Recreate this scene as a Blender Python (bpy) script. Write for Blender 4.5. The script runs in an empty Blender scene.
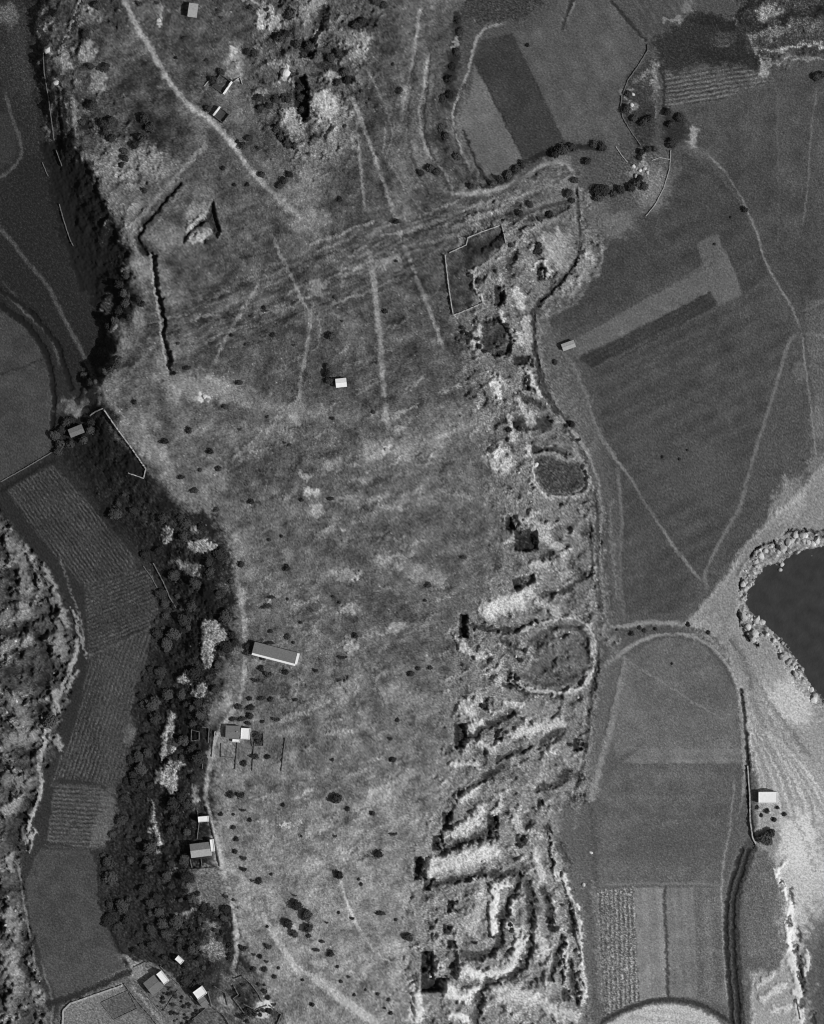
import bpy, bmesh, math, random
import numpy as np
from mathutils import Vector, Matrix

# ------------------------------------------------------------------ basics
S = 0.7            # metres of ground per picture unit
M = 60             # margin of the detailed terrain beyond the frame
NX, NY = 824 + 2*M + 1, 1024 + 2*M + 1
R = math.radians
scene = bpy.context.scene
col = scene.collection
rng = np.random.default_rng(7)
random.seed(11)

PX, PY = np.meshgrid(np.arange(NX) - M, np.arange(NY) - M)
PX = PX.astype(np.float64); PY = PY.astype(np.float64)

def fbm(seed, lo, hi, beta=1.0, ang=0.0, stretch=1.0):
    """band-limited noise, wavelengths lo..hi units, elongated along ang (deg, y down)"""
    g = np.random.default_rng(seed)
    F = np.fft.rfft2(g.standard_normal((NY, NX)))
    fy = np.fft.fftfreq(NY)[:, None]; fx = np.fft.rfftfreq(NX)[None, :]
    a = R(ang)
    u = (fx*math.cos(a) + fy*math.sin(a))*stretch
    v = -fx*math.sin(a) + fy*math.cos(a)
    f = np.sqrt(u*u + v*v) + 1e-9
    H = f**(-beta) * np.exp(-(f*lo*0.6)**2) * (1 - np.exp(-(f*hi)**2))
    n = np.fft.irfft2(F*H, s=(NY, NX))
    n -= n.mean()
    return n/n.std()

def blur(A, s):
    pad = int(s*3) + 1
    P = np.pad(A, pad, mode='edge')
    fy = np.fft.fftfreq(P.shape[0])[:, None]; fx = np.fft.rfftfreq(P.shape[1])[None, :]
    P = np.fft.irfft2(np.fft.rfft2(P)*np.exp(-2*(math.pi*s)**2*(fx*fx + fy*fy)), s=P.shape)
    return P[pad:-pad, pad:-pad]

w1, w2 = fbm(1, 6, 40), fbm(2, 6, 40)
w3, w4 = fbm(3, 2.5, 12), fbm(4, 2.5, 12)

def window(pts, pad):
    xs = [p[0] for p in pts]; ys = [p[1] for p in pts]
    x0 = int(max(0, min(xs) - pad + M)); x1 = int(min(NX, max(xs) + pad + M + 2))
    y0 = int(max(0, min(ys) - pad + M)); y1 = int(min(NY, max(ys) + pad + M + 2))
    return slice(y0, max(y0, y1)), slice(x0, max(x0, x1))

def coords(sl, warp, fine=0.0):
    x = PX[sl] + w1[sl]*warp + w3[sl]*fine
    y = PY[sl] + w2[sl]*warp + w4[sl]*fine
    return x, y

def segdist(x, y, pts, closed=False):
    d = np.full(x.shape, 1e9)
    n = len(pts)
    for i in range(n if closed else n - 1):
        ax, ay = pts[i]; bx, by = pts[(i+1) % n]
        dx, dy = bx - ax, by - ay
        L = dx*dx + dy*dy + 1e-9
        t = np.clip(((x-ax)*dx + (y-ay)*dy)/L, 0, 1)
        d = np.minimum(d, (x-ax-t*dx)**2 + (y-ay-t*dy)**2)
    return np.sqrt(d)

def smooth(pts, k=4):
    """Catmull-Rom through the points"""
    if len(pts) < 3: return list(pts)
    P = [pts[0]] + list(pts) + [pts[-1]]
    out = []
    for i in range(1, len(P) - 2):
        p0, p1, p2, p3 = [np.array(q, float) for q in P[i-1:i+3]]
        for j in range(k):
            t = j/k
            out.append(tuple(0.5*((2*p1) + (-p0+p2)*t + (2*p0-5*p1+4*p2-p3)*t*t + (-p0+3*p1-3*p2+p3)*t**3)))
    out.append(tuple(pts[-1]))
    return out

def sstep(a, b, x):
    t = np.clip((x-a)/(b-a), 0, 1)
    return t*t*(3-2*t)

def poly_mask(pts, soft=1.0, warp=0.0, fine=0.0):
    pad = soft*2 + warp*3 + fine*3 + 2
    sl = window(pts, pad)
    x, y = coords(sl, warp, fine)
    inside = np.zeros(x.shape, bool)
    n = len(pts)
    for i in range(n):
        ax, ay = pts[i]; bx, by = pts[(i+1) % n]
        if ay == by: continue
        c = ((ay > y) != (by > y)) & (x < (bx-ax)*(y-ay)/(by-ay) + ax)
        inside ^= c
    d = segdist(x, y, pts, True)
    sd = np.where(inside, d, -d)
    return sl, sstep(-soft, soft, sd)

def stroke_mask(pts, w, soft=0.8, warp=0.0, fine=0.3, curve=True):
    if curve: pts = smooth(pts)
    pad = w + soft*2 + warp*3 + fine*3 + 2
    sl = window(pts, pad)
    x, y = coords(sl, warp, fine)
    d = segdist(x, y, pts)
    return sl, 1 - sstep(w/2 - soft, w/2 + soft, d)

def blob_mask(cx, cy, rx, ry, ang=0, warp=2.0, fine=1.0, soft=0.42):
    r = max(rx, ry)*1.6 + 8 + warp*3
    sl = window([(cx, cy)], r)
    x, y = coords(sl, warp, fine)
    a = R(ang); dx, dy = x-cx, y-cy
    u = (dx*math.cos(a) + dy*math.sin(a))/rx; v = (-dx*math.sin(a) + dy*math.cos(a))/ry
    d = np.sqrt(u*u + v*v)
    return sl, 1 - sstep(1-soft, 1+soft, d)

# ------------------------------------------------------------------ rasters
T = np.full((NY, NX), 98.0)       # tone of the surface, some haze and shade painted in
Z = np.zeros((NY, NX))            # height in metres
G = np.full((NY, NX), 0.10)       # strength of fine mottling
LAB = np.zeros((NY, NX), np.int32)
LABELS = {0: ('ground', 'dry_ground')}

def tone(m, t, a=1.0):
    sl, k = m
    T[sl] += (t - T[sl])*k*a
def grain(m, g):
    sl, k = m
    G[sl] += (g - G[sl])*k
def lift(m, dz):
    sl, k = m
    Z[sl] += dz*k
def level(m, z, a=1.0):
    sl, k = m
    Z[sl] += (z - Z[sl])*k*a
def label(m, name, mat):
    i = len(LABELS); LABELS[i] = (name, mat)
    sl, k = m
    LAB[sl] = np.where(k > 0.5, i, LAB[sl])
    return i

def interp(tab, ys):
    t = sorted(tab)
    return np.interp(ys, [a for a, b in t], [b for a, b in t])

# ---- landform: a tableland, its western scarp, quarried eastern flank, low fields
yy = PY[:, 0]
rim_w = interp([(-60,80),(0,68),(60,58),(130,74),(180,96),(230,112),(255,128),(300,136),(340,124),(380,105),(400,108),(470,150),(520,192),(560,226),(700,226),(750,216),(850,212),(930,238),(1000,270),(1084,320)], yy)
foot_w = interp([(-60,20),(0,18),(130,40),(180,52),(230,70),(300,92),(350,100),(380,86),(400,72),(470,72),(520,105),(560,150),(620,160),(700,142),(780,125),(850,105),(920,105),(970,130),(1000,160),(1084,200)], yy)
rim_e = interp([(-60,400),(0,408),(150,430),(230,470),(300,470),(400,490),(500,500),(560,500),(620,456),(700,445),(800,440),(860,412),(1000,414),(1084,420)], yy)
foot_e = interp([(-60,466),(150,468),(176,500),(190,560),(210,588),(260,592),(300,562),(340,556),(430,600),(640,600),(800,590),(1084,602)], yy)
gx = PX + w1*2.0
tw = sstep(0, 1, (gx - foot_w[:, None])/(rim_w - foot_w)[:, None])
te = sstep(0, 1, (gx - rim_e[:, None])/(foot_e - rim_e)[:, None])
Z[:] = 6 + 15*tw - 15.5*te
# western scarp edge, steeper between the two tracks
cl = np.exp(-((yy - 215)/85)**4)[:, None]
Z[:] -= cl*4.5*(1 - sstep(-1, 5, gx + w3*1.2 - rim_w[:, None] + 2))*sstep(-46, -8, gx - rim_w[:, None])
Z[:] = blur(Z, 1.2)
# far western hillside
edge = interp([(-60,-200),(470,-200),(500,-20),(520,8),(560,38),(600,60),(640,76),(700,66),(760,50),(820,30),(880,20),(940,30),(1000,46),(1084,70)], yy)
far = sstep(0, 60, edge[:, None] - PX + w1*3)
Z[:] += far*12
ROCKW = sstep(-3, 5, edge[:, None] - PX + w1*2.5)
Z[:] += 0.5*fbm(20, 20, 200, 1.5)*np.clip(tw*(1-te), 0, 1) + 0.12*fbm(21, 30, 200, 1.5)

# ---- broad cover
plateau = tw*(1-te)
T[:] = interp([(-60,88),(150,88),(250,80),(340,71),(400,80),(430,95),(490,96),(560,87),(640,92),(770,97),(900,104),(1084,104)], yy)[:, None]
n_mid = fbm(30, 5, 60, 1.2)
n_streak = fbm(31, 3, 26, 1.0, -22, 3.0)
n_small = fbm(32, 2.2, 9, 0.6)
n_fine = fbm(33, 1.2, 4, 0.2)
n_rock = fbm(34, 5.0, 34, 1.3)
n_rock2 = fbm(35, 2.6, 12, 0.8)
n_cover = fbm(37, 7, 60, 1.3)
n_step = fbm(41, 5.0, 42, 1.5)
n_stepb = fbm(42, 3.4, 22, 1.2, -30, 2.2)
n_cover2 = fbm(43, 10, 46, 1.2)
n_wear = fbm(40, 8, 50, 1.0)
n_tuft = fbm(38, 2.4, 7, 0.4)
n_spk = fbm(39, 1.6, 4, 0.2)
n_streak2 = fbm(36, 2.2, 14, 0.7, -24, 5.0)

west = 1 - sstep(-6, 6, PX + w1*3 - rim_w[:, None])
T += (40 - T)*west
east = sstep(-4, 4, PX + w1*0.5 - foot_e[:, None])
T += (74 - T)*east

ROCK = np.zeros((NY, NX))     # where the surface is broken rock
def calm(m, a=1.0):
    sl, k = m
    ROCK[sl] *= 1 - k*a
def rock(m, a=1.0):
    sl, k = m
    ROCK[sl] = np.maximum(ROCK[sl], k*a)
rock((slice(None), ROCKW*1.0))
T += (76 - T)*ROCKW

def region(pts, t, a=1.0, soft=3, warp=2.0, fine=1.0, g=None, rk=None):
    m = poly_mask(pts, soft, warp, fine)
    tone(m, t, a)
    if g is not None: grain(m, g)
    if rk is not None: rock(m, rk)
    return m

# quarried flank
region([(470,205),(530,178),(574,170),(592,200),(600,245),(598,272),(560,300),(536,318),(560,345),(590,420),(606,520),(606,640),(596,720),(592,800),(560,815),(588,900),(594,1090),(405,1090),(412,870),(438,800),(444,720),(452,640),(500,560),(490,470),(470,400),(455,330),(452,260)], 102, 1, 13, 6, 2.5, .16, .6)
# north west rocks
region([(36,-60),(110,-60),(112,30),(90,60),(120,95),(132,125),(170,138),(176,160),(140,210),(128,238),(112,225),(96,180),(80,140),(58,140),(40,60)], 84, .9, 8, 5, 2, .16, .5)
region([(50,-20),(125,-20),(125,60),(150,100),(160,150),(128,165),(100,150),(70,130),(62,60)], 60, .7, 10, 5, 3)
region([(100,150),(130,140),(170,140),(172,165),(145,210),(128,232),(112,222),(96,180)], 106, .8, 6, 4, 2)
region([(255,-60),(390,-60),(376,40),(366,90),(356,135),(340,180),(290,170),(258,130),(250,90)], 80, .9, 12, 6, 2, .16, .6)
# dark meadows and moist ground on the tableland
region([(130,-60),(250,-60),(256,40),(235,80),(200,110),(175,90),(150,45)], 66, .8, 6, 3, 2, .13)
region([(120,60),(150,60),(190,120),(200,140),(175,160),(150,150),(130,120)], 58, .8, 6, 3, 2)
region([(205,120),(262,180),(250,200),(210,190),(175,160)], 78, .8, 8, 4, 2)
region([(364,20),(400,20),(394,120),(384,170),(364,130)], 66, .8, 5, 3, 1)
region([(350,130),(372,150),(392,210),(395,240),(345,240),(330,210)], 70, .7, 6, 4, 2)
region([(420,10),(470,0),(474,60),(455,130),(480,188),(450,190),(424,140),(430,60)], 62, .75, 4, 3, 2)
region([(170,330),(230,290),(320,310),(330,400),(290,405),(230,390),(180,370)], 80, .7, 8, 4, 2)
region([(310,300),(368,280),(378,380),(382,430),(330,400)], 80, .6, 8, 4, 2)
region([(385,290),(440,300),(440,380),(400,420),(388,400)], 82, .6, 8, 4, 2)
region([(215,450),(300,440),(310,500),(240,500)], 72, .75, 8, 4, 2)
region([(300,425),(362,425),(360,500),(310,500)], 82, .6, 8, 4, 2)
region([(260,520),(340,530),(350,600),(330,660),(270,640),(245,600)], 92, .6, 10, 5, 2)
region([(360,590),(450,590),(445,680),(400,690),(350,640)], 84, .6, 10, 5, 2)
region([(290,700),(400,690),(410,760),(330,800),(280,790)], 92, .6, 12, 5, 2)
region([(240,760),(330,790),(330,840),(270,840),(235,810)], 90, .6, 12, 5, 2)
region([(250,840),(340,800),(410,800),(415,900),(410,1000),(330,960),(250,930)], 106, .7, 14, 6, 2)
region([(250,945),(330,965),(400,1015),(410,1084),(280,1084)], 100, .7, 10, 6, 2)
region([(110,480),(190,500),(230,530),(238,600),(280,700),(285,760),(215,760),(205,690)], 84, .6, 10, 5, 2)
region([(452,8),(463,12),(462,38),(458,58),(457,88),(450,110),(439,106),(446,70),(451,40)], 34, .85, 2.5, 1.5, 1.5)
region([(438,122),(446,120),(450,140),(444,146),(436,140)], 34, .8, 2.5, 1.5, 1.5)
# western valley floor
region([(-60,182),(0,180),(24,150),(40,150),(50,200),(62,250),(82,300),(104,345),(96,375),(62,372),(50,330),(22,305),(-60,290)], 36, 1, 4, 2, 1, .2)
region([(-60,-60),(60,-60),(46,40),(44,60),(55,150),(25,160),(16,118),(0,80),(-60,100)], 42, 1, 5, 3, 2, .25)
region([(4,10),(36,20),(36,95),(12,90)], 56, .6, 8, 5, 2, .2)
region([(-60,115),(8,112),(18,140),(10,165),(-60,180)], 50, 1, 3, 1, .5)
# scarp scrub
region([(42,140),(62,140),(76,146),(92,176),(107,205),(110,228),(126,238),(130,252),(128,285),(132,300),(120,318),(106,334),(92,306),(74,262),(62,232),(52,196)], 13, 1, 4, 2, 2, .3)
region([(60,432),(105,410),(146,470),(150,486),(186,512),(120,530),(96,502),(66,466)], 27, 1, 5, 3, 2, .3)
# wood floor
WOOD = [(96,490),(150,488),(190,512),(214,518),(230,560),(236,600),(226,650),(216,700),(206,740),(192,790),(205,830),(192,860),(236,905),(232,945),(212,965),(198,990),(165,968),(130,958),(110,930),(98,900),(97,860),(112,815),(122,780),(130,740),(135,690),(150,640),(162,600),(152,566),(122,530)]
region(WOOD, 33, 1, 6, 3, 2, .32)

region([(128,962),(165,966),(205,1000),(240,960),(262,985),(290,1024),(290,1084),(50,1084),(58,1006)], 74, .95, 3, 2, 1.5, .2)
for pts, t in [([(64,1012),(72,1004),(122,986),(138,1010),(156,1036),(62,1060)], 92), ([(101,1003),(128,991),(137,1009),(114,1020)], 66), ([(150,1004),(176,985),(204,1010),(178,1040)], 84), ([(236,978),(246,976),(264,998),(262,1018),(248,1014),(236,996)], 52), ([(204,990),(224,985),(236,1000),(234,1020),(216,1012)], 60), ([(123,976),(132,964),(160,972),(148,984)], 104)]:
    region(pts, t, .85, 1.5, .5, .8, .16)
for pts, w, t in [([(132,988),(148,1006),(164,1026)], 3.4, 112), ([(133,966),(150,964),(166,972),(182,988)], 3, 100), ([(122,984),(100,994),(72,1002)], 3, 104), ([(186,1014),(206,1006),(228,1012),(245,1020)], 3, 104), ([(144,994),(160,1014)], 2, 100)]:
    tone(stroke_mask(pts, w, 1, .4, .6), t, .8)
for q in range(5):
    for r in range(4):
        cx, cy = 166 + q*7 - r*4.5 + 8, 996 + q*5.2 + r*5.5 - 4
        region([(cx-3,cy-1),(cx,cy-3.5),(cx+3,cy+1),(cx,cy+3.5)], 58 + 12*((q+r) % 3), .7, .8, 0, .3)
FIELDNO = 0
def field(pts, t, furrow=None, g=.07, soft=1.0, z=None, name='field', warp=0.45):
    """furrow = (direction deg y-down, period, tone amplitude, height amplitude)"""
    m = poly_mask(pts, soft, warp, .15)
    tone(m, t); grain(m, g)
    sl, k = m
    ROCK[sl] *= 1-k
    if furrow:
        a = R(furrow[0])
        s = (-PX[sl]*math.sin(a) + PY[sl]*math.cos(a)) + w1[sl]*.35
        ph = np.sin(2*math.pi*s/furrow[1])
        br = np.clip(.9 + .4*n_mid[sl] + .8*n_tuft[sl], 0, 2)
        T[sl] += k*ph*furrow[2]*br
        Z[sl] += k*ph*furrow[3]
    T[sl] += k*(n_cover[sl]*2.6 + n_wear[sl]*2.0)*min(1, t/70)
    label(m, name, 'tilled_soil')
    return m

# ---- western fields
field([(-60,298),(4,312),(24,326),(38,346),(48,372),(52,400),(52,440),(49,452),(0,482),(-60,515)], 62, g=.08)
field([(6,490),(53,464),(75,488),(110,528),(138,560),(136,567),(82,586),(58,560),(32,528)], 54, (54,3.6,14,.10), .12)
field([(84,588),(137,570),(150,570),(158,590),(158,612),(150,625),(88,654),(86,620)], 54, (-22,3.6,13,.09), .2)
field([(88,660),(152,630),(146,660),(134,690),(130,740),(124,778),(100,784),(60,778),(50,784),(56,766),(70,738),(80,700)], 53, (108,3.9,13,.09), .15)
field([(54,785),(100,788),(114,800),(113,812),(106,845),(88,849),(46,842)], 60, (3,4.2,13,.09), .12)
field([(42,849),(88,851),(96,866),(98,905),(105,917),(113,945),(124,966),(66,1000),(56,1004),(30,925),(24,885),(34,860)], 57, g=.09)
# ---- north east fields
field([(475,62),(523,158),(486,183),(478,176),(462,130),(470,90)], 94)
field([(474,58),(481,40),(512,32),(567,144),(556,150),(524,158)], 56, g=.10)
field([(512,32),(540,25),(556,8),(566,-60),(600,-60),(612,2),(644,38),(645,46),(630,72),(620,95),(622,118),(634,138),(630,150),(612,152),(568,144)], 80, (64,19,2.2,0))
field([(609,-60),(700,-60),(706,0),(676,18),(662,30),(648,40)], 74, (60,7,5,0))
field([(664,74),(700,68),(735,66),(764,72),(766,84),(712,101),(664,107)], 80, (-9,4.3,20,.10), .1)
region([(650,42),(668,30),(700,10),(732,18),(758,58),(764,70),(735,64),(700,65),(664,72)], 46, 1, 3, 2, 1, .2)
region([(738,16),(760,-10),(824,-30),(884,-30),(884,50),(790,46),(764,66),(752,40)], 58, 1, 4, 3, 2, .3, .3)
field([(666,112),(712,104),(768,87),(777,78),(884,66),(884,300),(800,316),(772,272),(744,204),(712,160),(690,140),(672,150),(668,130)], 70, (86,34,2.5,0), .10)
field([(664,160),(690,146),(712,166),(742,206),(758,240),(768,275),(744,296),(728,256),(716,232),(697,243),(704,264),(560,338),(548,320),(575,303),(600,274),(604,250),(648,206)], 63, (-25,24,3,0), .11)
field([(697,243),(718,234),(729,256),(743,294),(719,305),(712,291),(578,357),(558,350),(704,265)], 92)
field([(580,358),(712,291),(717,304),(592,368)], 55, (-27,5,3,0), .12)
field([(593,370),(744,296),(770,280),(796,330),(790,338),(750,466),(704,580),(690,612),(626,614),(620,560),(622,500),(606,440)], 69, (-27,17,3.5,0), .10)
field([(796,342),(803,360),(812,430),(816,458),(770,514),(714,586),(709,570),(740,520),(757,470)], 73, g=.12)
field([(806,300),(884,290),(884,470),(824,470),(818,440),(808,345)], 84, g=.14)
# ---- south east fields
field([(622,672),(645,645),(668,638),(700,643),(722,664),(736,692),(741,748),(640,748),(616,758),(612,738)], 88, g=.09)
field([(640,749),(741,749),(742,764),(622,764)], 92, (0,11,3,0))
field([(618,765),(742,765),(740,800),(726,850),(722,884),(597,884),(594,845),(600,800)], 78, (1,23,3.0,0), .10)
tone(poly_mask([(620,830),(728,820),(722,870),(625,872)], 10, 4), 70, .6)
field([(597,890),(634,888),(640,1003),(602,1018)], 86, (88.5,4.6,15,.12), .3)
field([(634.5,888),(663,888),(668,998),(640,1003)], 100, (87,14,4,0), .06)
field([(665,888),(695,888),(698,998),(670,998)], 90, (87,9,3,0))
field([(696,888),(722,888),(726,1008),(699,1000)], 84, (88,17,7,0), .12)
field([(750,864),(768,858),(776,874),(786,900),(788,943),(776,968),(748,956),(744,900)], 80, g=.14)

field([(446,257),(466,247),(468,240),(484,233),(500,227),(505,243),(492,252),(486,262),(478,268),(471,276),(470,286),(476,296),(482,303),(468,309),(454,315)], 60, g=.12, z=None)
# ---- the coast
coast = poly_mask([(884,452),(824,466),(800,494),(771,517),(744,550),(714,592),(686,624),(700,632),(728,658),(740,690),(750,740),(760,790),(756,848),(772,856),(788,900),(790,945),(780,970),(752,975),(752,1084),(884,1084)], 3, .8, .6)
tone(coast, 124); grain(coast, .10)
Z[coast[0]] -= coast[1]*2.2
label(coast, 'beach', 'dry_ground')
for p in [(806,900,26,70,0,165,.5),(790,700,26,22,40,182,.6),(778,672,14,12,0,132,.6),(820,960,18,50,0,78,.85),(850,1000,40,80,0,62,.9),(800,840,20,30,10,178,.6),(766,845,16,14,0,100,.7),(770,990,18,22,0,118,.6),(815,505,16,9,-30,118,.5),(740,630,10,20,10,132,.5),(700,628,14,5,0,150,.5),(790,500,14,22,35,165,.5),(822,470,14,18,0,135,.5)]:
    tone(blob_mask(*p[:5], warp=4, fine=1.5), p[5], p[6])
for pts, w, t in [([(742,650),(752,690),(764,740),(770,780)], 2, 96), ([(756,700),(772,740),(790,790)], 2.4, 100), ([(770,720),(790,750),(808,790),(816,830)], 3, 96), ([(748,700),(752,760)], 2, 98), ([(726,590),(736,560),(752,540),(776,520),(800,500)], 2, 150), ([(712,600),(722,620),(736,640)], 2, 104), ([(735,600),(728,622),(722,640)], 6, 108), ([(690,622),(712,612),(722,606)], 3, 112), ([(778,800),(800,830),(816,870)], 3, 108)]:
    tone(stroke_mask(pts, w, 1, 1, 1.2), t, .6)
for i in range(16):     # fanned wheel ruts south of the cove
    x0 = 742 + i*1.6; x1 = 762 + i*4.6
    tone(stroke_mask([(x0, 692+i*3),(x0+6+i*1.4, 730+i*1.5),(x1, 770+i*2),(x1+10, 815)], 1.6 + (i % 3)*.7, .9, .6), 116 if i % 2 else 166, (.4 + .35*((i*37) % 10)/10))
tone(stroke_mask([(732,640),(745,672),(762,698),(784,722),(800,744),(812,756)], 3.4, 1.7, .8, 1.4), 100, .55)
COVE = [(900,520),(824,547),(808,550),(793,556),(783,563),(768,566),(757,577),(749,592),(747,604),(753,612),(765,622),(780,637),(793,652),(803,667),(811,682),(824,697),(900,740)]
shore = poly_mask([(900,505),(824,531),(800,529),(788,530),(775,541),(762,545),(750,556),(743,572),(740,590),(738,612),(744,632),(756,644),(770,640),(784,662),(796,684),(812,702),(826,712),(900,760)], 1.2, .3, .8)
lift(shore, -1.3); rock(shore, .6); tone(shore, 128, .8); grain(shore, .16)
label(shore, 'beach', 'dry_ground')
sl, k = poly_mask(COVE, 2.2, .2, .9)
Z[sl] += (-4 - Z[sl])*k
tone((sl, k), 44)
# cracks that part the shore rocks from the land
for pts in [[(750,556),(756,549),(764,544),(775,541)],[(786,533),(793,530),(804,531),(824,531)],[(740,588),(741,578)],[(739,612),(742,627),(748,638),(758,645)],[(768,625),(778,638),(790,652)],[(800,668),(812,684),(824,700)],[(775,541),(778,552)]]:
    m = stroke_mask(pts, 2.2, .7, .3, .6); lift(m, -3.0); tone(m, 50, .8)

# ---- tracks
def track(pts, w, t, a=.95, dz=0, name='track', soft=.9, fine=.35, lab=True, rut=False):
    sl, k = stroke_mask(pts, w, max(soft, w*.32), .35, fine)
    x, y = PX[sl], PY[sl]
    ends = np.minimum(np.hypot(x-pts[0][0], y-pts[0][1]), np.hypot(x-pts[-1][0], y-pts[-1][1]))
    k = k*np.clip(.95 + .16*n_wear[sl] + .08*n_small[sl], .3, 1)*(.35 + .65*sstep(0, 9, ends))
    m = (sl, k)
    tone(m, t, a)
    G[sl] += (.06 - G[sl])*k*a; ROCK[sl] *= 1 - k*.9
    if dz: lift(m, dz)
    if lab: label(stroke_mask(pts, w, .5, .3, .1), name, 'dirt_track')
track([(121,-60),(123,-20),(125,0),(131,15),(140,32),(152,50),(163,72),(178,93),(191,108),(205,117),(217,127),(235,148),(252,172),(268,188),(285,205),(302,219)], 5.4, 154, 1.0, 0, 'road')
track([(200,103),(185,92)], 2, 100, .6, lab=False)
track([(212,83),(205,92),(195,103)], 2.4, 110, .7)
track([(96,-40),(84,0),(73,27),(62,52),(58,64)], 3.2, 130, .85)
track([(204,147),(190,163),(175,180),(150,207),(132,230),(134,255)], 3.4, 118, .8)
track([(-60,170),(-20,205),(0,229),(10,240),(22,256),(37,273),(49,288),(57,306),(66,323),(77,343),(86,361),(96,380)], 4.0, 78, .9)
track([(-60,270),(0,293),(15,303),(27,315),(40,326),(50,338),(56,353),(59,366)], 2.6, 84, .85)
track([(5,90),(8,105),(12,118),(18,135),(21,152),(15,165),(0,176),(-40,186)], 3.2, 84, .85)
track([(2,281),(10,290),(20,300)], 2, 70, .6, lab=False)
track([(76,640),(75,655),(67,675),(57,702),(50,725),(43,750),(38,767),(41,780),(38,800),(29,823),(25,845)], 4, 146, .8)
track([(18,860),(19,875),(24,908),(30,938),(35,968)], 2.4, 122, .8)
track([(40,960),(46,980),(52,1005),(50,1040)], 2.4, 105, .7)
track([(30,995),(42,1006),(50,1018),(56,1040)], 2.6, 120, .6)
# lines across the tableland
for pts, w, t in [
    ([(352,100),(356,107),(368,140),(378,167),(391,205),(400,232),(406,250)], 3.6, 128),
    ([(406,250),(414,272),(427,306),(437,331),(444,352)], 4.0, 118),
    ([(357,128),(361,170),(365,212)], 2.6, 112),
    ([(370,254),(372,266),(376,301),(380,338),(383,381),(386,416),(390,436)], 5.0, 124),
    ([(272,236),(281,256),(292,278),(301,298),(311,313)], 3.0, 120),
    ([(311,316),(306,356),(301,381),(300,398)], 3.2, 116),
    ([(262,280),(250,300),(233,328),(212,368)], 3.0, 118),
    ([(366,67),(380,98),(392,126)], 1.6, 100),
    ([(393,124),(391,142),(386,160)], 2.0, 118), ([(386,122),(383,158)], 1.6, 110),
    ([(386,160),(398,178),(410,197),(425,216)], 1.8, 105),
    ([(428,55),(424,85),(420,110),(420,128),(427,152),(442,172),(453,190)], 2.6, 118),
    ([(421,5),(416,40),(411,70),(404,100),(402,120)], 3.2, 116),
    ([(505,23),(487,27),(478,36),(472,56),(466,78),(457,100),(453,118),(458,142),(470,166)], 2.4, 126),
    ([(444,192),(462,196),(494,190),(520,180),(542,166),(562,162),(573,172),(576,190)], 4.2, 122),
    ([(577,200),(578,225),(577,258),(562,281),(542,301),(535,313),(534,336),(537,356),(542,381),(552,403)], 3.2, 92),
    ([(552,403),(572,431),(587,453),(597,481),(601,508)], 2.4, 118),
    ([(552,345),(567,356),(582,386),(597,428),(614,456),(633,481),(645,503),(655,517),(678,552),(703,582)], 2.6, 104),
    ([(768,67),(777,90),(778,125),(779,175),(778,252)], 1.6, 86),
    ([(818,87),(812,125),(809,175),(803,225)], 1.8, 106),
    ([(706,152),(725,172),(743,200),(758,235),(763,254),(773,276),(790,303),(801,328)], 2.6, 122),
    ([(803,333),(805,361),(810,396),(814,431),(817,460)], 2.2, 128),
    ([(772,285),(782,305),(790,322)], 2.2, 88),
    ([(802,333),(824,336),(884,346)], 3.2, 112), ([(800,312),(824,302),(884,284)], 1.8, 108),
    ([(801,333),(793,338),(788,346),(778,381),(765,421),(750,471),(740,508),(733,520),(718,547),(706,572),(707,592)], 4.6, 106),
    ([(618,628),(650,622),(684,624)], 5.0, 122), ([(608,668),(620,655),(643,640),(668,634),(700,639),(724,660),(738,686),(741,712),(745,764),(743,800)], 4.4, 128),
    ([(625,658),(680,694),(725,720)], 1.8, 102),
    ([(618,470),(622,520),(620,570),(625,620)], 4.0, 104),
    ([(622,665),(614,700),(612,735),(600,770),(590,800)], 5.0, 108),
    ([(238,557),(241,592),(245,632),(243,690),(230,715),(216,738),(211,764),(207,798),(217,839),(228,883),(236,923),(238,950),(232,968)], 4.2, 122),
    ([(270,925),(278,938),(290,957),(303,978)], 5.5, 132), ([(318,977),(330,988),(346,1000),(366,1014),(386,1032)], 8.0, 136),
    ([(341,886),(351,910),(361,933)], 2.6, 140),
    ([(735,780),(730,830),(724,862),(722,900),(725,960),(727,1008)], 2.0, 118),
    ([(596,888),(600,950),(604,1016)], 2.0, 112),
    ([(112,398),(130,375),(160,340)], 2.4, 92)]:
    track(pts, w*(1.05 if pts[0][0] < 600 else .78), t*1.08 + 4 if pts[0][0] < 600 else t*.99)
track([(597,886),(640,884),(695,884),(724,886)], 2.4, 98, .7)
m = poly_mask([(600,1030),(625,1014),(650,1006),(668,1004),(690,1007),(712,1016),(728,1030),(728,1090),(600,1090)], 1.5, .5, .5)
tone(m, 142); grain(m, .1)
m = stroke_mask([(590,1034),(604,1020),(640,1004),(668,1000),(700,1005),(732,1024),(745,1034)], 4.2, 1.2); tone(m, 46); lift(m, -.9)
for q in [((630,1018),(700,1024),3),((650,1012),(690,1014),2)]:
    tone(stroke_mask([q[0],q[1]], q[2], 1, .5, .8), 110, .5)
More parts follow.
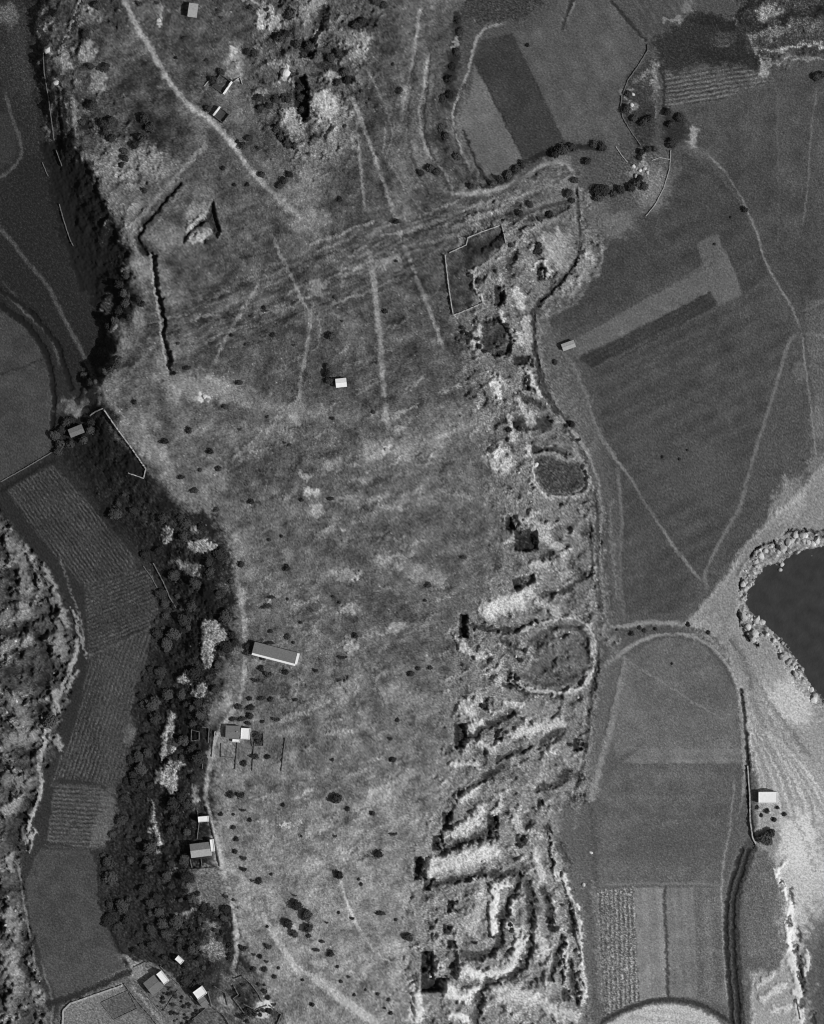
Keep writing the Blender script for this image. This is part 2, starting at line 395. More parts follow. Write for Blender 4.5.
# broad double ditch in the south east
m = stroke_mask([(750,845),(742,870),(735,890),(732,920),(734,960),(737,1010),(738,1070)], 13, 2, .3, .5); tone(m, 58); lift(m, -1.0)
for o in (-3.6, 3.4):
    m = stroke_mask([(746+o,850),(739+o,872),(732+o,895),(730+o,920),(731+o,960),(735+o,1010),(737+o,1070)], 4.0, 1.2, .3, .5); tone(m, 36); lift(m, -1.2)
m = stroke_mask([(622,634),(640,630),(665,630),(680,632)], 6, 2, 1, 1.2); tone(m, 70, .8)
m = stroke_mask([(684,628),(700,632),(712,636),(726,650)], 4, 1.5, 1, 1.2); tone(m, 72, .7)
m = stroke_mask([(730,640),(748,668),(752,690)], 2.5, 1, .5, .6); tone(m, 70, .6)
# dark field-side ditches
for pts, w, t, dz in [([(0,305),(20,319),(36,337),(48,360),(53,385),(53,410),(52,430)], 5, 22, -1.0), ([(28,309),(46,330),(58,348),(65,371),(71,388)], 5, 18, -1.0),
    ([(-10,288),(12,298),(30,312)], 4, 22, -.6),([(0,373),(20,368),(42,359)], 1.6, 40, -.2), ([(0,490),(25,474),(52,459)], 5, 34, -.6), ([(106,910),(110,925),(116,943),(124,960),(130,972)], 2.4, 22, -.7),
    ([(48,1004),(90,990),(128,972)], 6, 32, -.4), ([(74,175),(84,205),(68,235),(72,258),(82,290)], 4, 18, -.3), ([(611,0),(628,20),(645,40)], 3, 42, -.6),
    ([(572,0),(566,16),(563,28)], 4, 48, -.8), ([(463,130),(476,162),(488,184)], 2.4, 34, -.6), ([(474,60),(523,158)], 1.4, 38, -.3),
    ([(664.5,888),(668,998)], 2.2, 52, -.4), ([(743,690),(746,730),(748,764)], 1.6, 62, -.2),
    ([(137,568),(150,569),(158,588)], 3, 40, -.2), ([(620,358),(712,306)], 1.4, 44, -.1), ([(622,372),(700,336)], 1.2, 58, 0), ([(618,411),(655,396),(700,378)],1.2,60,0),
    ([(664,108),(664,80),(660,66)], 3, 40, -.4),([(640,140),(636,150),(628,162)], 2, 34,-.3), ([(748,558),(742,566),(738,575)],1.4,80,0),
    ([(770,514),(755,532)],1.6,62,-.2), ([(590,520),(592,560),(596,600)],3,70,-.8), ([(603,515),(602,560),(606,610)],2,74,-.5),([(598,660),(590,700),(584,760),(572,800)],4,66,-.8)]:
    m = stroke_mask(pts, w, 1.1, .4, .6); tone(m, t, .9); 
    if dz: lift(m, dz)
tone(stroke_mask([(575,2),(568,18),(565,30)], 1.6, .8), 128, .8)

for o, t, a in [(9, 60, .6), (15, 80, .5), (22, 62, .5), (-46, 56, .5), (-54, 70, .4), (34, 78, .4), (52, 62, .4)]:
    tone(stroke_mask([(596,368+o),(656,338+o),(716,308+o)], 2.0, 1, .5, .8), t, a)
for x in (612, 628, 652, 676, 700): tone(stroke_mask([(x, 520),(x+3, 560),(x+1, 604)], 1.2, .8, .6, .8), 78, .4)
# ---- streaks of the old street lines, north of the centre
m = poly_mask([(150,330),(200,290),(300,255),(420,205),(480,190),(560,165),(575,180),(500,230),(420,275),(330,315),(240,345),(170,360)], 14, 4)
T[m[0]] += m[1]*n_streak2[m[0]]*9
for pts, w, t in [([(170,325),(206,306),(243,286),(281,268),(318,256)], 2.2, 66), ([(176,338),(230,312),(275,292),(300,280)], 2.2, 64), ([(240,282),(280,264),(330,248),(400,225),(470,206)], 2.4, 66),
    ([(206,302),(244,281),(285,262)], 2, 124), ([(380,236),(430,214),(500,196)], 2.4, 70), ([(404,262),(450,236),(520,205)], 2.6, 68), ([(376,292),(400,282),(420,272)], 2.2, 62),([(378,288),(400,279)],2,128),
    ([(283,316),(300,302),(318,292),(336,278),(362,268)], 4, 126), ([(330,250),(380,232)],2,60), ([(385,330),(404,322)],3,122)]:
    tone(stroke_mask(pts, w, 1, 1, .9), t, .7)
gs = random.Random(21)
for i in range(64):
    u = gs.uniform(0, 1); off = gs.gauss(0, 10 + 16*(1-u))
    cx, cy = 170 + u*380 + off*.35, 328 - u*140 + off*.94
    L = gs.uniform(8, 36); a = R(-20.5 + gs.gauss(0, 5)); dx, dy = math.cos(a)*L, math.sin(a)*L
    lt = i % 2; m = stroke_mask([(cx-dx, cy-dy), (cx + gs.uniform(-2,2), cy + gs.uniform(-2,2)), (cx+dx, cy+dy)], gs.uniform(1.5, 3.4), .7, .7, .6)
    tone(m, gs.uniform(116, 142) if lt else gs.uniform(46, 62), gs.uniform(.35, .85)); lift(m, .3 if lt else -.3)
for i in range(190):       # outcrop streaks and bare stripes in the dry grass
    cx, cy = gs.uniform(250, 470), gs.uniform(340, 860)
    if cy > 700 and cx > 430: continue
    L = gs.uniform(3, 13); a = R(-20 + gs.gauss(0, 14)); dx, dy = math.cos(a)*L, math.sin(a)*L
    lt = gs.random() < .55; m = stroke_mask([(cx-dx, cy-dy), (cx + gs.uniform(-1.5,1.5), cy + gs.uniform(-1.5,1.5)), (cx+dx, cy+dy)], gs.uniform(1.4, 4.0), .9, .8, 1.2)
    tone(m, gs.uniform(122, 148) if lt else gs.uniform(48, 66), gs.uniform(.4, .85)); lift(m, .5 if lt else -.45)
for i in range(60):        # small bare or grown-over spots
    cx, cy = gs.uniform(230, 440), gs.uniform(420, 1010)
    r = gs.uniform(2, 6); tone(blob_mask(cx, cy, r*1.4, r, gs.uniform(-50, 20), 1.2, 1.6, .3), gs.choice([60, 66, 126, 136]), gs.uniform(.3, .65))
for pts, w, t, a in [([(212,459),(232,474),(253,491)], 1.4, 112, .7), ([(361,338),(366,358),(371,378)], 1.4, 110, .6), ([(412,466),(430,464),(445,459)], 2.2, 130, .8), ([(432,446),(446,436),(462,426)], 3, 138, .8), ([(356,597),(368,594),(381,592)], 1.6, 54, .7), ([(353,683),(360,679),(368,675)], 2.2, 46, .8), ([(376,558),(386,556),(398,557)], 2.2, 142, .8), ([(331,538),(340,548),(346,557)], 1.6, 56, .7),
    ([(347,572),(355,602),(356,632),(360,655),(369,675),(381,697),(391,710)], 1.4, 58, .75), ([(326,833),(340,822),(356,813),(384,795),(412,778)], 4.5, 72, .6), ([(343,863),(360,855),(376,848),(412,830)], 4.5, 76, .5), ([(310,800),(360,776),(430,746)], 5, 80, .4), ([(328,838),(358,818),(400,792)], 1.6, 128, .6), ([(352,600),(356,590)], 1.4, 60, .6),
    ([(228,470),(260,452),(300,440)], 2, 118, .5), ([(232,400),(256,408),(266,404)], 2.2, 132, .7), ([(253,444),(245,450),(236,458)], 2.6, 132, .8), ([(206,378),(236,392),(266,404)], 2.4, 128, .6), ([(392,690),(420,676),(450,668)], 1.6, 64, .4), ([(210,505),(300,498),(420,497)], 1.2, 112, .35), ([(262,530),(300,526),(340,540)], 1.6, 112, .5), ([(300,398),(286,410),(272,420)], 3, 126, .7), ([(318,316),(322,330),(318,345)], 1.6, 128, .8),
    ([(404,415),(412,432),(410,445)], 1.8, 56, .6), ([(446,382),(458,405)], 2, 52, .7), ([(436,300),(444,340)], 2.4, 50, .6), ([(396,330),(410,318)], 2.4, 132, .7), ([(376,375),(379,384)], 2, 54, .5), ([(390,436),(396,440)],2,50,.7)]:
    tone(stroke_mask(pts, w, .8, .6, .7), t, a)
region([(622,96),(630,76),(648,56),(657,62),(656,120),(652,150),(640,146),(626,122)], 52, .85, 2.5, 1.5, 1.5, .2)
region([(612,152),(634,142),(656,150),(668,158),(660,190),(640,205),(610,205),(596,198)], 74, .8, 4, 2, 1.5, .2)
for p in [(654,182,9,20,30,112,.8),(636,172,8,6,-30,126,.8),(646,162,5,10,10,128,.8),(630,104,4,4,0,130,.8),(640,100,6,10,10,40,.8),(632,88,5,5,0,44,.8),(646,112,5,8,0,44,.8),(645,80,4,6,0,96,.7),(600,222,20,8,-25,104,.6),(580,172,10,8,0,82,.6),(560,160,16,5,-15,112,.6),(590,160,10,8,0,66,.7),
          (147,130,12,16,0,44,.8),(110,130,10,12,0,44,.75),(96,66,12,5,0,38,.8),(84,36,7,10,0,42,.8),(118,90,8,6,0,60,.5),(100,45,9,7,0,48,.7),(120,20,8,12,0,64,.6),(66,78,5,9,0,50,.7),(82,92,5,7,0,52,.7),(126,158,5,10,10,44,.7),(84,126,4,9,5,40,.8)]:
    tone(blob_mask(*p[:5], warp=2.4, fine=1.6, soft=.3), p[5], p[6])
# terraces and hedge banks in the far upper right
m = poly_mask([(736,-10),(884,-10),(884,62),(770,66),(744,44)], 4, 3, 2); rock(m, .3)
for pts, w, t in [([(733,26),(740,14),(752,4),(770,-6)], 8, 30), ([(782,20),(800,14),(824,9)], 8, 30), ([(744,50),(756,60),(766,68)], 4, 34), ([(796,52),(812,50),(830,52)], 5, 40), ([(700,20),(720,22),(740,44)], 9, 36), ([(702,52),(724,56),(744,60)], 8, 36)]:
    tone(stroke_mask(pts, w, 2, 1.5, 2), t, .85)
for pts, w, t in [([(752,36),(770,30),(792,26)], 5, 112), ([(764,50),(782,51),(796,44),(824,42)], 2, 138), ([(772,64),(786,60),(806,58),(830,60)], 2.2, 128), ([(735,18),(746,30),(754,44),(760,57),(768,68)], 2.4, 126), ([(716,44),(724,40),(732,42),(728,46),(718,46)], 2, 84), ([(658,62),(657,90),(655,118)], 2, 112), ([(634,82),(642,76),(649,70)], 2.4, 118)]:
    tone(stroke_mask(pts, w, .9, .8, 1), t, .85)
# ---- patches on the tableland: x, y, rx, ry, angle, tone, amount
for p in [
    (316,288,10,6,-20,132,.7),(386,262,16,6,-15,128,.7),(300,412,34,9,5,120,.6),(230,392,30,10,12,122,.7),(203,388,26,14,10,126,.7),(205,397,4,4,0,190,.9),(270,432,14,9,-10,120,.6),(250,448,10,3,-45,120,.7),
    (295,421,5,5,0,146,.7),(386,450,22,10,-10,128,.6),(387,450,4,5,0,185,.9),(400,430,6,5,-30,140,.7),(335,465,14,5,-15,132,.7),(366,478,10,5,-10,132,.7),(305,477,5,4,0,140,.8),(311,493,5,4,0,165,.8),(316,511,8,7,0,150,.7),(345,498,14,4,-20,130,.6),(403,500,8,4,0,136,.6),
    (424,450,26,5,-20,122,.6),(430,440,22,3,-18,138,.6),(470,420,24,16,0,126,.6),(499,460,15,13,20,162,.85),(527,452,4,6,0,178,.8),(497,388,4.5,12,-8,186,.95),(480,300,10,7,0,120,.6),
    (344,574,12,7,10,136,.75),(347,608,9,7,-10,140,.75),(349,645,9,10,0,136,.75),(395,628,18,4,-16,136,.7),(412,570,16,10,30,130,.7),(345,690,14,8,-20,128,.7),(362,677,8,8,0,124,.6),(340,705,16,5,-30,124,.5),(385,558,16,2.5,-8,136,.7),(343,531,3,2,0,185,.7),(316,515,9,5,0,140,.5),
    (438,578,10,10,0,138,.5),(392,690,20,6,0,116,.4),(303,793,11,3,-22,140,.7),(390,786,30,9,-33,120,.6),(380,793,14,7,-30,138,.6),(362,808,10,5,-30,140,.6),(355,830,6,4,-55,132,.7),(342,850,5,6,60,132,.7),(310,862,14,10,0,118,.6),(322,868,20,5,-40,90,.5),(330,880,16,5,-30,84,.4),
    (300,808,20,6,-25,88,.5),(345,820,30,2.2,-30,76,.6),(258,905,10,6,0,120,.5),(265,1006,10,8,-30,165,.85),(226,1000,8,8,0,120,.7),(240,815,6,30,0,92,.5),(250,770,14,8,0,110,.5),
    (414,990,5,9,0,170,.7),(415,1012,6,9,0,188,.7),(406,940,10,30,10,116,.5),(265,722,18,14,0,84,.5),(262,690,20,10,0,76,.5),(275,671,20,8,0,74,.6),(244,545,10,14,0,122,.5),(248,570,12,12,0,116,.5),(243,597,4,10,0,140,.7),(288,556,5,9,-30,116,.6),(335,545,14,3,40,84,.6),
    (161,120,12,9,0,48,.7),(150,132,12,14,0,44,.6),(228,15,14,8,0,86,.4),(235,62,9,16,10,132,.7),(233,53,3,5,20,178,.8),(271,20,10,11,0,140,.7),(262,24,3,9,0,160,.7),(255,4,20,2,20,140,.7),(161,13,6,7,0,128,.6),(160,22,3,3,0,180,.8),(177,12,4,2,0,110,.6),
    (324,107,13,14,10,158,.85),(334,120,16,22,20,128,.7),(330,150,16,20,30,120,.6),(292,122,11,13,20,140,.7),(333,78,12,7,10,132,.7),(361,48,7,16,5,132,.7),(345,40,10,8,0,122,.5),(304,14,10,10,0,124,.6),(320,5,6,12,30,140,.6),(355,140,6,8,0,138,.6),(312,168,20,20,0,110,.6),(300,190,26,18,40,112,.6),(312,222,18,12,0,126,.6),(286,205,12,8,40,118,.5),(260,160,12,14,0,82,.6),(256,140,14,12,0,70,.6),(285,180,14,14,0,80,.6),(230,172,4,5,0,140,.7),(225,170,14,12,0,72,.5),
    (200,212,14,8,-35,134,.7),(205,235,10,6,-25,140,.7),(195,240,6,4,-25,130,.6),(165,235,24,12,0,112,.6),(135,265,8,14,0,118,.6),(145,275,8,16,0,116,.6),(165,280,10,16,0,108,.6),(150,165,22,14,20,118,.6),(120,165,16,16,30,112,.5),(180,300,14,10,0,110,.5),(168,350,12,14,20,116,.6),(178,390,12,14,20,126,.7),(165,377,10,5,10,128,.6),
    (88,56,9,11,20,126,.7),(100,80,8,16,10,128,.7),(94,16,12,9,0,114,.6),(43,24,6,20,0,112,.8),(49,51,4.5,5,30,176,.95),(57,84,4.2,4,0,168,.95),(67,62,5,13,15,128,.8),(76,118,4,18,3,116,.7),(65,115,2.5,20,2,110,.7),(90,160,7,6,0,114,.7),(30,10,10,6,0,60,.6),(8,14,9,12,0,98,.6),(50,130,4,12,0,84,.6),(44,86,10,1.4,-12,88,.7),
    (108,304,7,8,20,118,.8),(118,330,8,9,-30,122,.8),(104,320,4,4,0,40,.7),(124,316,6,6,0,40,.7),(128,342,10,8,0,108,.7),(140,325,8,14,0,112,.6),(92,398,20,8,-30,92,.7),(75,404,8,7,-40,112,.7),(80,412,5,4,0,130,.7),(60,408,7,5,-60,70,.6),(104,390,12,10,0,98,.6),(138,395,16,20,20,96,.5),(130,430,14,18,30,110,.6),(155,452,22,8,50,124,.7),(175,485,26,6,48,112,.6),(148,435,5,30,-42,118,.5),
    (168,534,7,9,10,132,.9),(196,546,10,6,0,150,.9),(195,532,5,6,0,128,.8),(188,566,16,5,25,108,.8),(208,640,9,26,8,140,.95),(210,632,9,8,0,150,.7),(184,678,10,5,-10,140,.9),(199,690,9,9,-30,142,.9),(168,735,5.5,21,4,140,.95),(166,750,6,6,0,150,.7),(169,780,10,12,10,146,.95),(158,775,4,8,0,140,.8),(196,793,4,9,0,120,.8),(152,812,2,14,-6,128,.9),(157,838,3.5,9,-20,132,.9),(160,852,4,3,0,120,.8),(178,763,6,4,0,120,.7),(212,755,6,10,0,112,.6),(215,705,8,16,0,100,.5),(226,700,6,10,0,124,.7),(175,606,4,2,0,96,.6),(176,690,6,5,0,80,.4),(190,872,18,3,5,112,.7),(210,870,8,6,20,120,.7),(202,890,16,12,20,92,.6),(205,900,10,3,30,118,.7),(190,910,12,2.4,-15,112,.6),(214,948,12,10,0,116,.6),(212,930,7,10,0,88,.5),(132,962,14,4,15,104,.8),(200,946,5,4,0,90,.5),(129,735,7,10,0,88,.7),(107,812,9,26,8,74,.6),(100,835,8,12,20,78,.6),(128,794,5,2,0,96,.6),
    (675,128,12,17,10,42,.85),(695,138,5,11,8,138,.75),(698,152,12,6,20,88,.5),(652,192,16,20,40,106,.6),(668,185,6,30,25,92,.4),(660,160,12,10,0,84,.5),(560,246,9,22,-12,166,.7),(548,240,8,20,-8,146,.6),(586,262,10,20,15,134,.6),(575,286,14,8,-40,138,.6),(545,215,14,8,0,120,.6),(555,186,20,6,-20,124,.6),(600,212,10,14,0,96,.5),(540,196,16,4,-25,60,.6),(555,228,14,4,-15,52,.6),(520,210,20,5,-25,58,.6),(620,225,18,12,-30,108,.5),
    (654,80,2.4,20,3,124,.7),(646,72,12,1.8,-50,110,.6),(640,95,14,16,0,58,.6),(626,92,4,4,0,120,.7),(632,104,5,5,0,116,.7),(674,19,10,2.2,-8,122,.7),(690,8,4,6,0,112,.6),(725,38,12,7,0,66,.5),(775,34,14,3,-25,104,.7),(800,28,24,8,0,82,.5),(812,44,20,1.6,-2,128,.8),(780,50,12,1.8,-20,132,.8),(768,12,15,8,0,128,.8),(571,859,3,3,0,128,.8),(571,812,3.4,3.4,0,112,.7),(571,812,1.8,1.8,0,80,.8),(748,20,8,16,30,38,.7),(800,14,24,6,-10,40,.6),(773,62,14,2,-14,120,.6),(806,59,26,2,-2,116,.7),(764,72,5,6,0,140,.7),
    (500,12,24,5,-6,62,.6),(500,10,6,1.6,-8,130,.7),(472,18,3,2,0,140,.7),(533,6,5,3,-40,120,.6),(456,40,2,9,10,124,.7),
    (663,457,4,3,30,48,.6),(677,452,3,6,-30,48,.6),(682,461,3,4,0,48,.6),(689,452,2.4,6,10,50,.6),(673,471,4,2,0,54,.5),(648,450,3,6,-20,56,.5),(803,463,3,2,0,52,.6),(658,448,6,3,0,60,.4),(742,460,14,3,20,62,.4),
    (700,470,40,30,0,76,.5),(640,440,20,24,0,70,.4),(790,420,14,40,0,74,.3),(800,372,6,12,0,96,.5),(820,420,8,24,0,108,.5),(648,520,12,60,0,66,.3),(625,700,6,50,10,92,.4),
    ]:
    if 155 < p[0] < 224 and 520 < p[1] < 790 and p[5] >= 126 and p[6] >= .7: continue
    tone(blob_mask(*p[:5], warp=1.8, fine=.8), p[5]*1.03, min(1, p[6]+.15))
T += (n_streak*3.0 + n_mid*8.0 + n_cover2*5.0 + np.clip(n_tuft*n_cover, -1.5, 1.5)*4)*plateau*(1-ROCK) + n_streak*1.5*plateau

# ---- quarries: pits with upright faces, trenches, spoil heaps
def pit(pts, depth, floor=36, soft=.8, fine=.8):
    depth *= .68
    m = poly_mask(pts, soft, 0, fine*.5); lift(m, -depth); tone(m, floor, .9)  # floor painted dark, standing in for the shadow that fills the pit
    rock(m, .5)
def rect(x0, y0, x1, y1): return [(x0,y0),(x1,y0),(x1,y1),(x0,y1)]
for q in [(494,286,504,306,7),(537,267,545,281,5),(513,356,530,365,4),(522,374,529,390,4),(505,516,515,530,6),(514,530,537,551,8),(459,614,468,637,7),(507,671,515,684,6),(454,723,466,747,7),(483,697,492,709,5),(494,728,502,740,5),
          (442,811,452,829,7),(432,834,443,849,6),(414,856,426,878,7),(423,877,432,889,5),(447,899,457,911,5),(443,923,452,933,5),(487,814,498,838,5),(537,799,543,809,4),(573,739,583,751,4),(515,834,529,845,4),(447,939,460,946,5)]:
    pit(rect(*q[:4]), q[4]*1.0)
    gp = random.Random(int(q[0]*7 + q[1]))
    for i in range(3):        # spoil slumped in from the right-hand side
        m = blob_mask(q[2] - gp.uniform(-1, 2.5), gp.uniform(q[1], q[3]), gp.uniform(1.6, 3.6), gp.uniform(1.6, 3.4), gp.uniform(0, 90), .6, .8, .3)
        level(m, float(Z[int(q[1])+M-3, int(q[2])+M+3]) - .6, .8); tone(m, gp.uniform(96, 140), .8)
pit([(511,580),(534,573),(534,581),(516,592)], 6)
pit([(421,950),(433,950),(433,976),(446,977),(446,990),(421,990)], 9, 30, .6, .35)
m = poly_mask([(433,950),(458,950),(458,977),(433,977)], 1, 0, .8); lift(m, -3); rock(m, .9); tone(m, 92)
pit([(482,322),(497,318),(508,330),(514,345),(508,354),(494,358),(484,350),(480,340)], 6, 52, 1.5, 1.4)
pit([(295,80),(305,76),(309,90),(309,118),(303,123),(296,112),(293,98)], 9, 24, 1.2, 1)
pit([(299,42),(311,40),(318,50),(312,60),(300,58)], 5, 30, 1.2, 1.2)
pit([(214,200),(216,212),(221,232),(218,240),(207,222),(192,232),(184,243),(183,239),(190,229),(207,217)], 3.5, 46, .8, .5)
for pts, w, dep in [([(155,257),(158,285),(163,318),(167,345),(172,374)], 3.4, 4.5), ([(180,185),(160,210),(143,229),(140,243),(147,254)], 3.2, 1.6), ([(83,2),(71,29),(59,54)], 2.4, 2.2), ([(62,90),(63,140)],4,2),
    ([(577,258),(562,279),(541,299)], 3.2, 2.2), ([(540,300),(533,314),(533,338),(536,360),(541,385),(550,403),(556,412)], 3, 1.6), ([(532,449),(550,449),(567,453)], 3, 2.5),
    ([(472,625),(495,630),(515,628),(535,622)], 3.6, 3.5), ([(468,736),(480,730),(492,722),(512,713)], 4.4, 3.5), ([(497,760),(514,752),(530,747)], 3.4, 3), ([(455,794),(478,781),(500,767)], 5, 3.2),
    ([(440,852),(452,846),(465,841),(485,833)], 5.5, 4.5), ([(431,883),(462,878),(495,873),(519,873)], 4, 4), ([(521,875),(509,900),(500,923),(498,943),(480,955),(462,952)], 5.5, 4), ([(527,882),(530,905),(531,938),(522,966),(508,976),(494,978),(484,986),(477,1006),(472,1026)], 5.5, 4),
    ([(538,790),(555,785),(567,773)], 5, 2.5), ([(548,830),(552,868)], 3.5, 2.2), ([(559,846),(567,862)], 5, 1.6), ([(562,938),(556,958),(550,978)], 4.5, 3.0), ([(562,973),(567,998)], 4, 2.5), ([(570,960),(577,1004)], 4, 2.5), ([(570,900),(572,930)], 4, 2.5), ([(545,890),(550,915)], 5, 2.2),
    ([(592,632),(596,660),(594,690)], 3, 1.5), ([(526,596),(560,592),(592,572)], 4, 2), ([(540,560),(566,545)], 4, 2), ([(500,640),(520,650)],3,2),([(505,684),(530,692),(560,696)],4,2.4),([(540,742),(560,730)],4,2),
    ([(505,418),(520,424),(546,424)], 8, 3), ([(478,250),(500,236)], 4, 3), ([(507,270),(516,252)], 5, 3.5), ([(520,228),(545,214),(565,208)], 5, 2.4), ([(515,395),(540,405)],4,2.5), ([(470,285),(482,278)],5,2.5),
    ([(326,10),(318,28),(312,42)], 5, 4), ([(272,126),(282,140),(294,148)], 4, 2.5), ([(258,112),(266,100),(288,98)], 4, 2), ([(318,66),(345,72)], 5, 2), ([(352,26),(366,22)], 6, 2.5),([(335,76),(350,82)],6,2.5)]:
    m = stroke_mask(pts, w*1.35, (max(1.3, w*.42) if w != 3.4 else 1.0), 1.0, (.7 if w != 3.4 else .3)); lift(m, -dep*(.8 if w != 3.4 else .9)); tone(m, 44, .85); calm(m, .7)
tone(stroke_mask([(152.2,257),(155,285),(160,318),(164,345),(169,374)], 1.8, .9, .3, .4), 142, .9)  # sunlit left wall of the straight trench, painted as a pale line
# spoil heaps and bright rock ridges
for pts, w, h, t in [([(452,832),(470,822),(481,808)], 9, 3, 150), ([(432,866),(460,858),(488,851)], 15, 3, 146), ([(494,884),(493,908),(492,930)], 6, 2.6, 176), ([(494,884),(508,884)], 5, 2, 165), ([(519,940),(514,958),(504,969),(482,973),(464,968)], 9, 3, 165),
    ([(462,797),(474,788)], 8, 2.4, 150), ([(550,833),(557,880)], 2.2, 1.2, 150), ([(562,873),(577,918),(582,963),(584,1003)], 4, 1.8, 150), ([(566,940),(566,990)], 3, 1.6, 145), ([(446,985),(460,996),(474,990)], 9, 2.4, 165), ([(452,1012),(466,1018)], 7, 2, 165), ([(416,996),(420,1016)], 6, 1.8, 170),
    ([(487,610),(503,604),(518,600)], 15, 2.2, 160), ([(458,640),(470,652),(484,656)], 6, 2, 146), ([(512,735),(535,728),(560,722)], 9, 2.6, 146), ([(520,632),(547,621),(575,619),(591,631),(594,655)], 2.6, 1, 142), ([(556,642),(568,640)], 8, 1.8, 130), ([(560,662),(572,662)], 7, 1.8, 130), ([(590,640),(590,650)], 7, 1.6, 126),
    ([(512,680),(530,690),(560,692),(582,688),(592,670)], 4, 1.8, 140), ([(505,700),(520,704)], 6, 1.8, 146), ([(462,705),(474,718)], 8, 2, 140), ([(480,720),(470,728)], 6, 2, 145), ([(452,762),(476,764)], 6, 1.8, 150), ([(478,742),(492,748)], 6, 1.8, 140), ([(535,530),(555,545),(560,552)], 9, 2.2, 140), ([(522,588),(534,596)], 7, 2, 150), ([(540,600),(556,612)], 8, 2, 130), ([(535,565),(550,562)], 6, 1.8, 142), ([(520,520),(548,526)], 7, 2, 136),
    ([(532,268),(538,262),(546,264),(549,276)], 3.4, 1.6, 160), ([(515,290),(520,304)], 8, 2, 150), ([(525,320),(528,340)], 9, 2, 140), ([(527,372),(540,394)], 4.5, 2.2, 165), ([(472,270),(474,290),(482,300)], 3, 1.6, 140), ([(478,330),(472,345)], 7, 2, 150), ([(508,418),(512,440)], 7, 1.6, 156), ([(518,400),(530,420)], 7, 1.8, 145), ([(534,460),(533,480),(541,491),(556,497),(585,494),(589,478),(584,464),(568,459)], 3.2, 1.2, 140), ([(520,345),(515,332)],4,2,145), ([(500,312),(505,325)],4,1.6,150),
    ([(535,850),(540,880)], 7, 1.6, 136), ([(512,810),(520,830)], 7, 1.8, 132), ([(500,800),(494,812)], 5, 2, 145), ([(535,930),(546,950)], 7, 1.8, 136), ([(500,990),(540,1000)], 14, 1.6, 136), ([(516,898),(512,912)], 4, 1.6, 142),([(508,925),(518,930)],5,1.6,150),([(550,1010),(575,1016)],10,1.6,138),([(480,900),(470,930)],9,1.4,118),
    ([(26,548),(38,568),(46,598)], 5, 2, 128), ([(44,566),(56,596),(66,624)], 5, 2, 122), ([(10,540),(20,560),(26,590)], 10, 2, 116), ([(0,618),(24,612)], 14, 2, 118), ([(56,625),(62,650)], 9, 1.6, 116), ([(72,610),(80,640),(84,655)], 2.6, 1, 120),([(54,690),(58,710)],6,1.4,150), ([(0,648),(28,640)], 10, 2, 122), ([(66,690),(74,672)], 4, 1.4, 120), ([(8,695),(26,720)], 10, 1.8, 112), ([(10,740),(30,735)], 12, 2, 112), ([(8,810),(16,800)], 10, 2, 125), ([(6,778),(28,782)], 10, 2, 108), ([(9,855),(10,870)], 6, 2, 130), ([(8,915),(16,935)], 10, 2, 118), ([(10,955),(14,975)], 14, 2, 122), ([(10,1005),(20,985)], 9, 2, 112), ([(34,986),(38,1000)], 6, 1.6, 118), ([(56,735),(60,750)],4,1.4,118), ([(34,830),(28,850)],4,1.2,130),
    ([(785,862),(778,872),(784,890),(792,905)], 3.6, 1, 178), ([(792,905),(790,930),(792,960),(798,990),(800,1020)], 6, 1.2, 172), ([(808,955),(806,975)], 4, 1, 160), ([(765,1000),(775,990),(785,985)], 6, 1, 150), ([(760,985),(775,975)], 5, 1, 140), ([(772,1012),(790,1008)], 6, 1, 150)]:
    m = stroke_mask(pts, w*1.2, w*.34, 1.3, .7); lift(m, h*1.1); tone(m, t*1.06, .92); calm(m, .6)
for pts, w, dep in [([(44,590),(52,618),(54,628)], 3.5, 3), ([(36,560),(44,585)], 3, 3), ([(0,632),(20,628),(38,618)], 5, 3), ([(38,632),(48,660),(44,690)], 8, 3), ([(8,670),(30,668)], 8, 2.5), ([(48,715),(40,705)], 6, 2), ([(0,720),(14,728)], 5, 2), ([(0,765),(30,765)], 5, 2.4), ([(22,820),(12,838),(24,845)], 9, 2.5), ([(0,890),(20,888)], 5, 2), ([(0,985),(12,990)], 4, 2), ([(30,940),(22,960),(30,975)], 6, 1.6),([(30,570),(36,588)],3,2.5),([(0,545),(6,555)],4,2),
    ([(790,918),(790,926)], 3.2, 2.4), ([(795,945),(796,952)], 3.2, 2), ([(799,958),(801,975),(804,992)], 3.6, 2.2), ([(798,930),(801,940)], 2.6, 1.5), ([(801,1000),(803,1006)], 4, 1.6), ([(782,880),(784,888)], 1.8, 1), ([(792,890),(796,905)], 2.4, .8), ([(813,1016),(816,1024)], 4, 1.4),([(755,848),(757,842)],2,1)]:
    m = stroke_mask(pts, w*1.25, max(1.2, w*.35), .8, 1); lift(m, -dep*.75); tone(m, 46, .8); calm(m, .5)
for pts, t, a in [([(556,330),(570,345),(600,430),(618,520),(626,620),(606,630),(600,520),(586,450),(560,405),(546,380),(538,330)], 80, .7), ([(560,806),(600,800),(597,890),(606,1030),(592,1030),(584,960),(572,890),(556,840)], 70, .85), ([(596,640),(624,650),(612,740),(596,800),(584,800),(596,700)], 84, .7), ([(542,172),(575,176),(577,258),(562,270),(548,240),(520,200)], 92, .4)]:
    m = poly_mask(pts, 4, 2, 1.5); calm(m, .85); tone(m, t, a)
m = poly_mask([(530,452),(566,450),(590,466),(590,492),(570,500),(536,498),(527,470)], 3, 1, 1); calm(m, .9); tone(m, 118, .8)
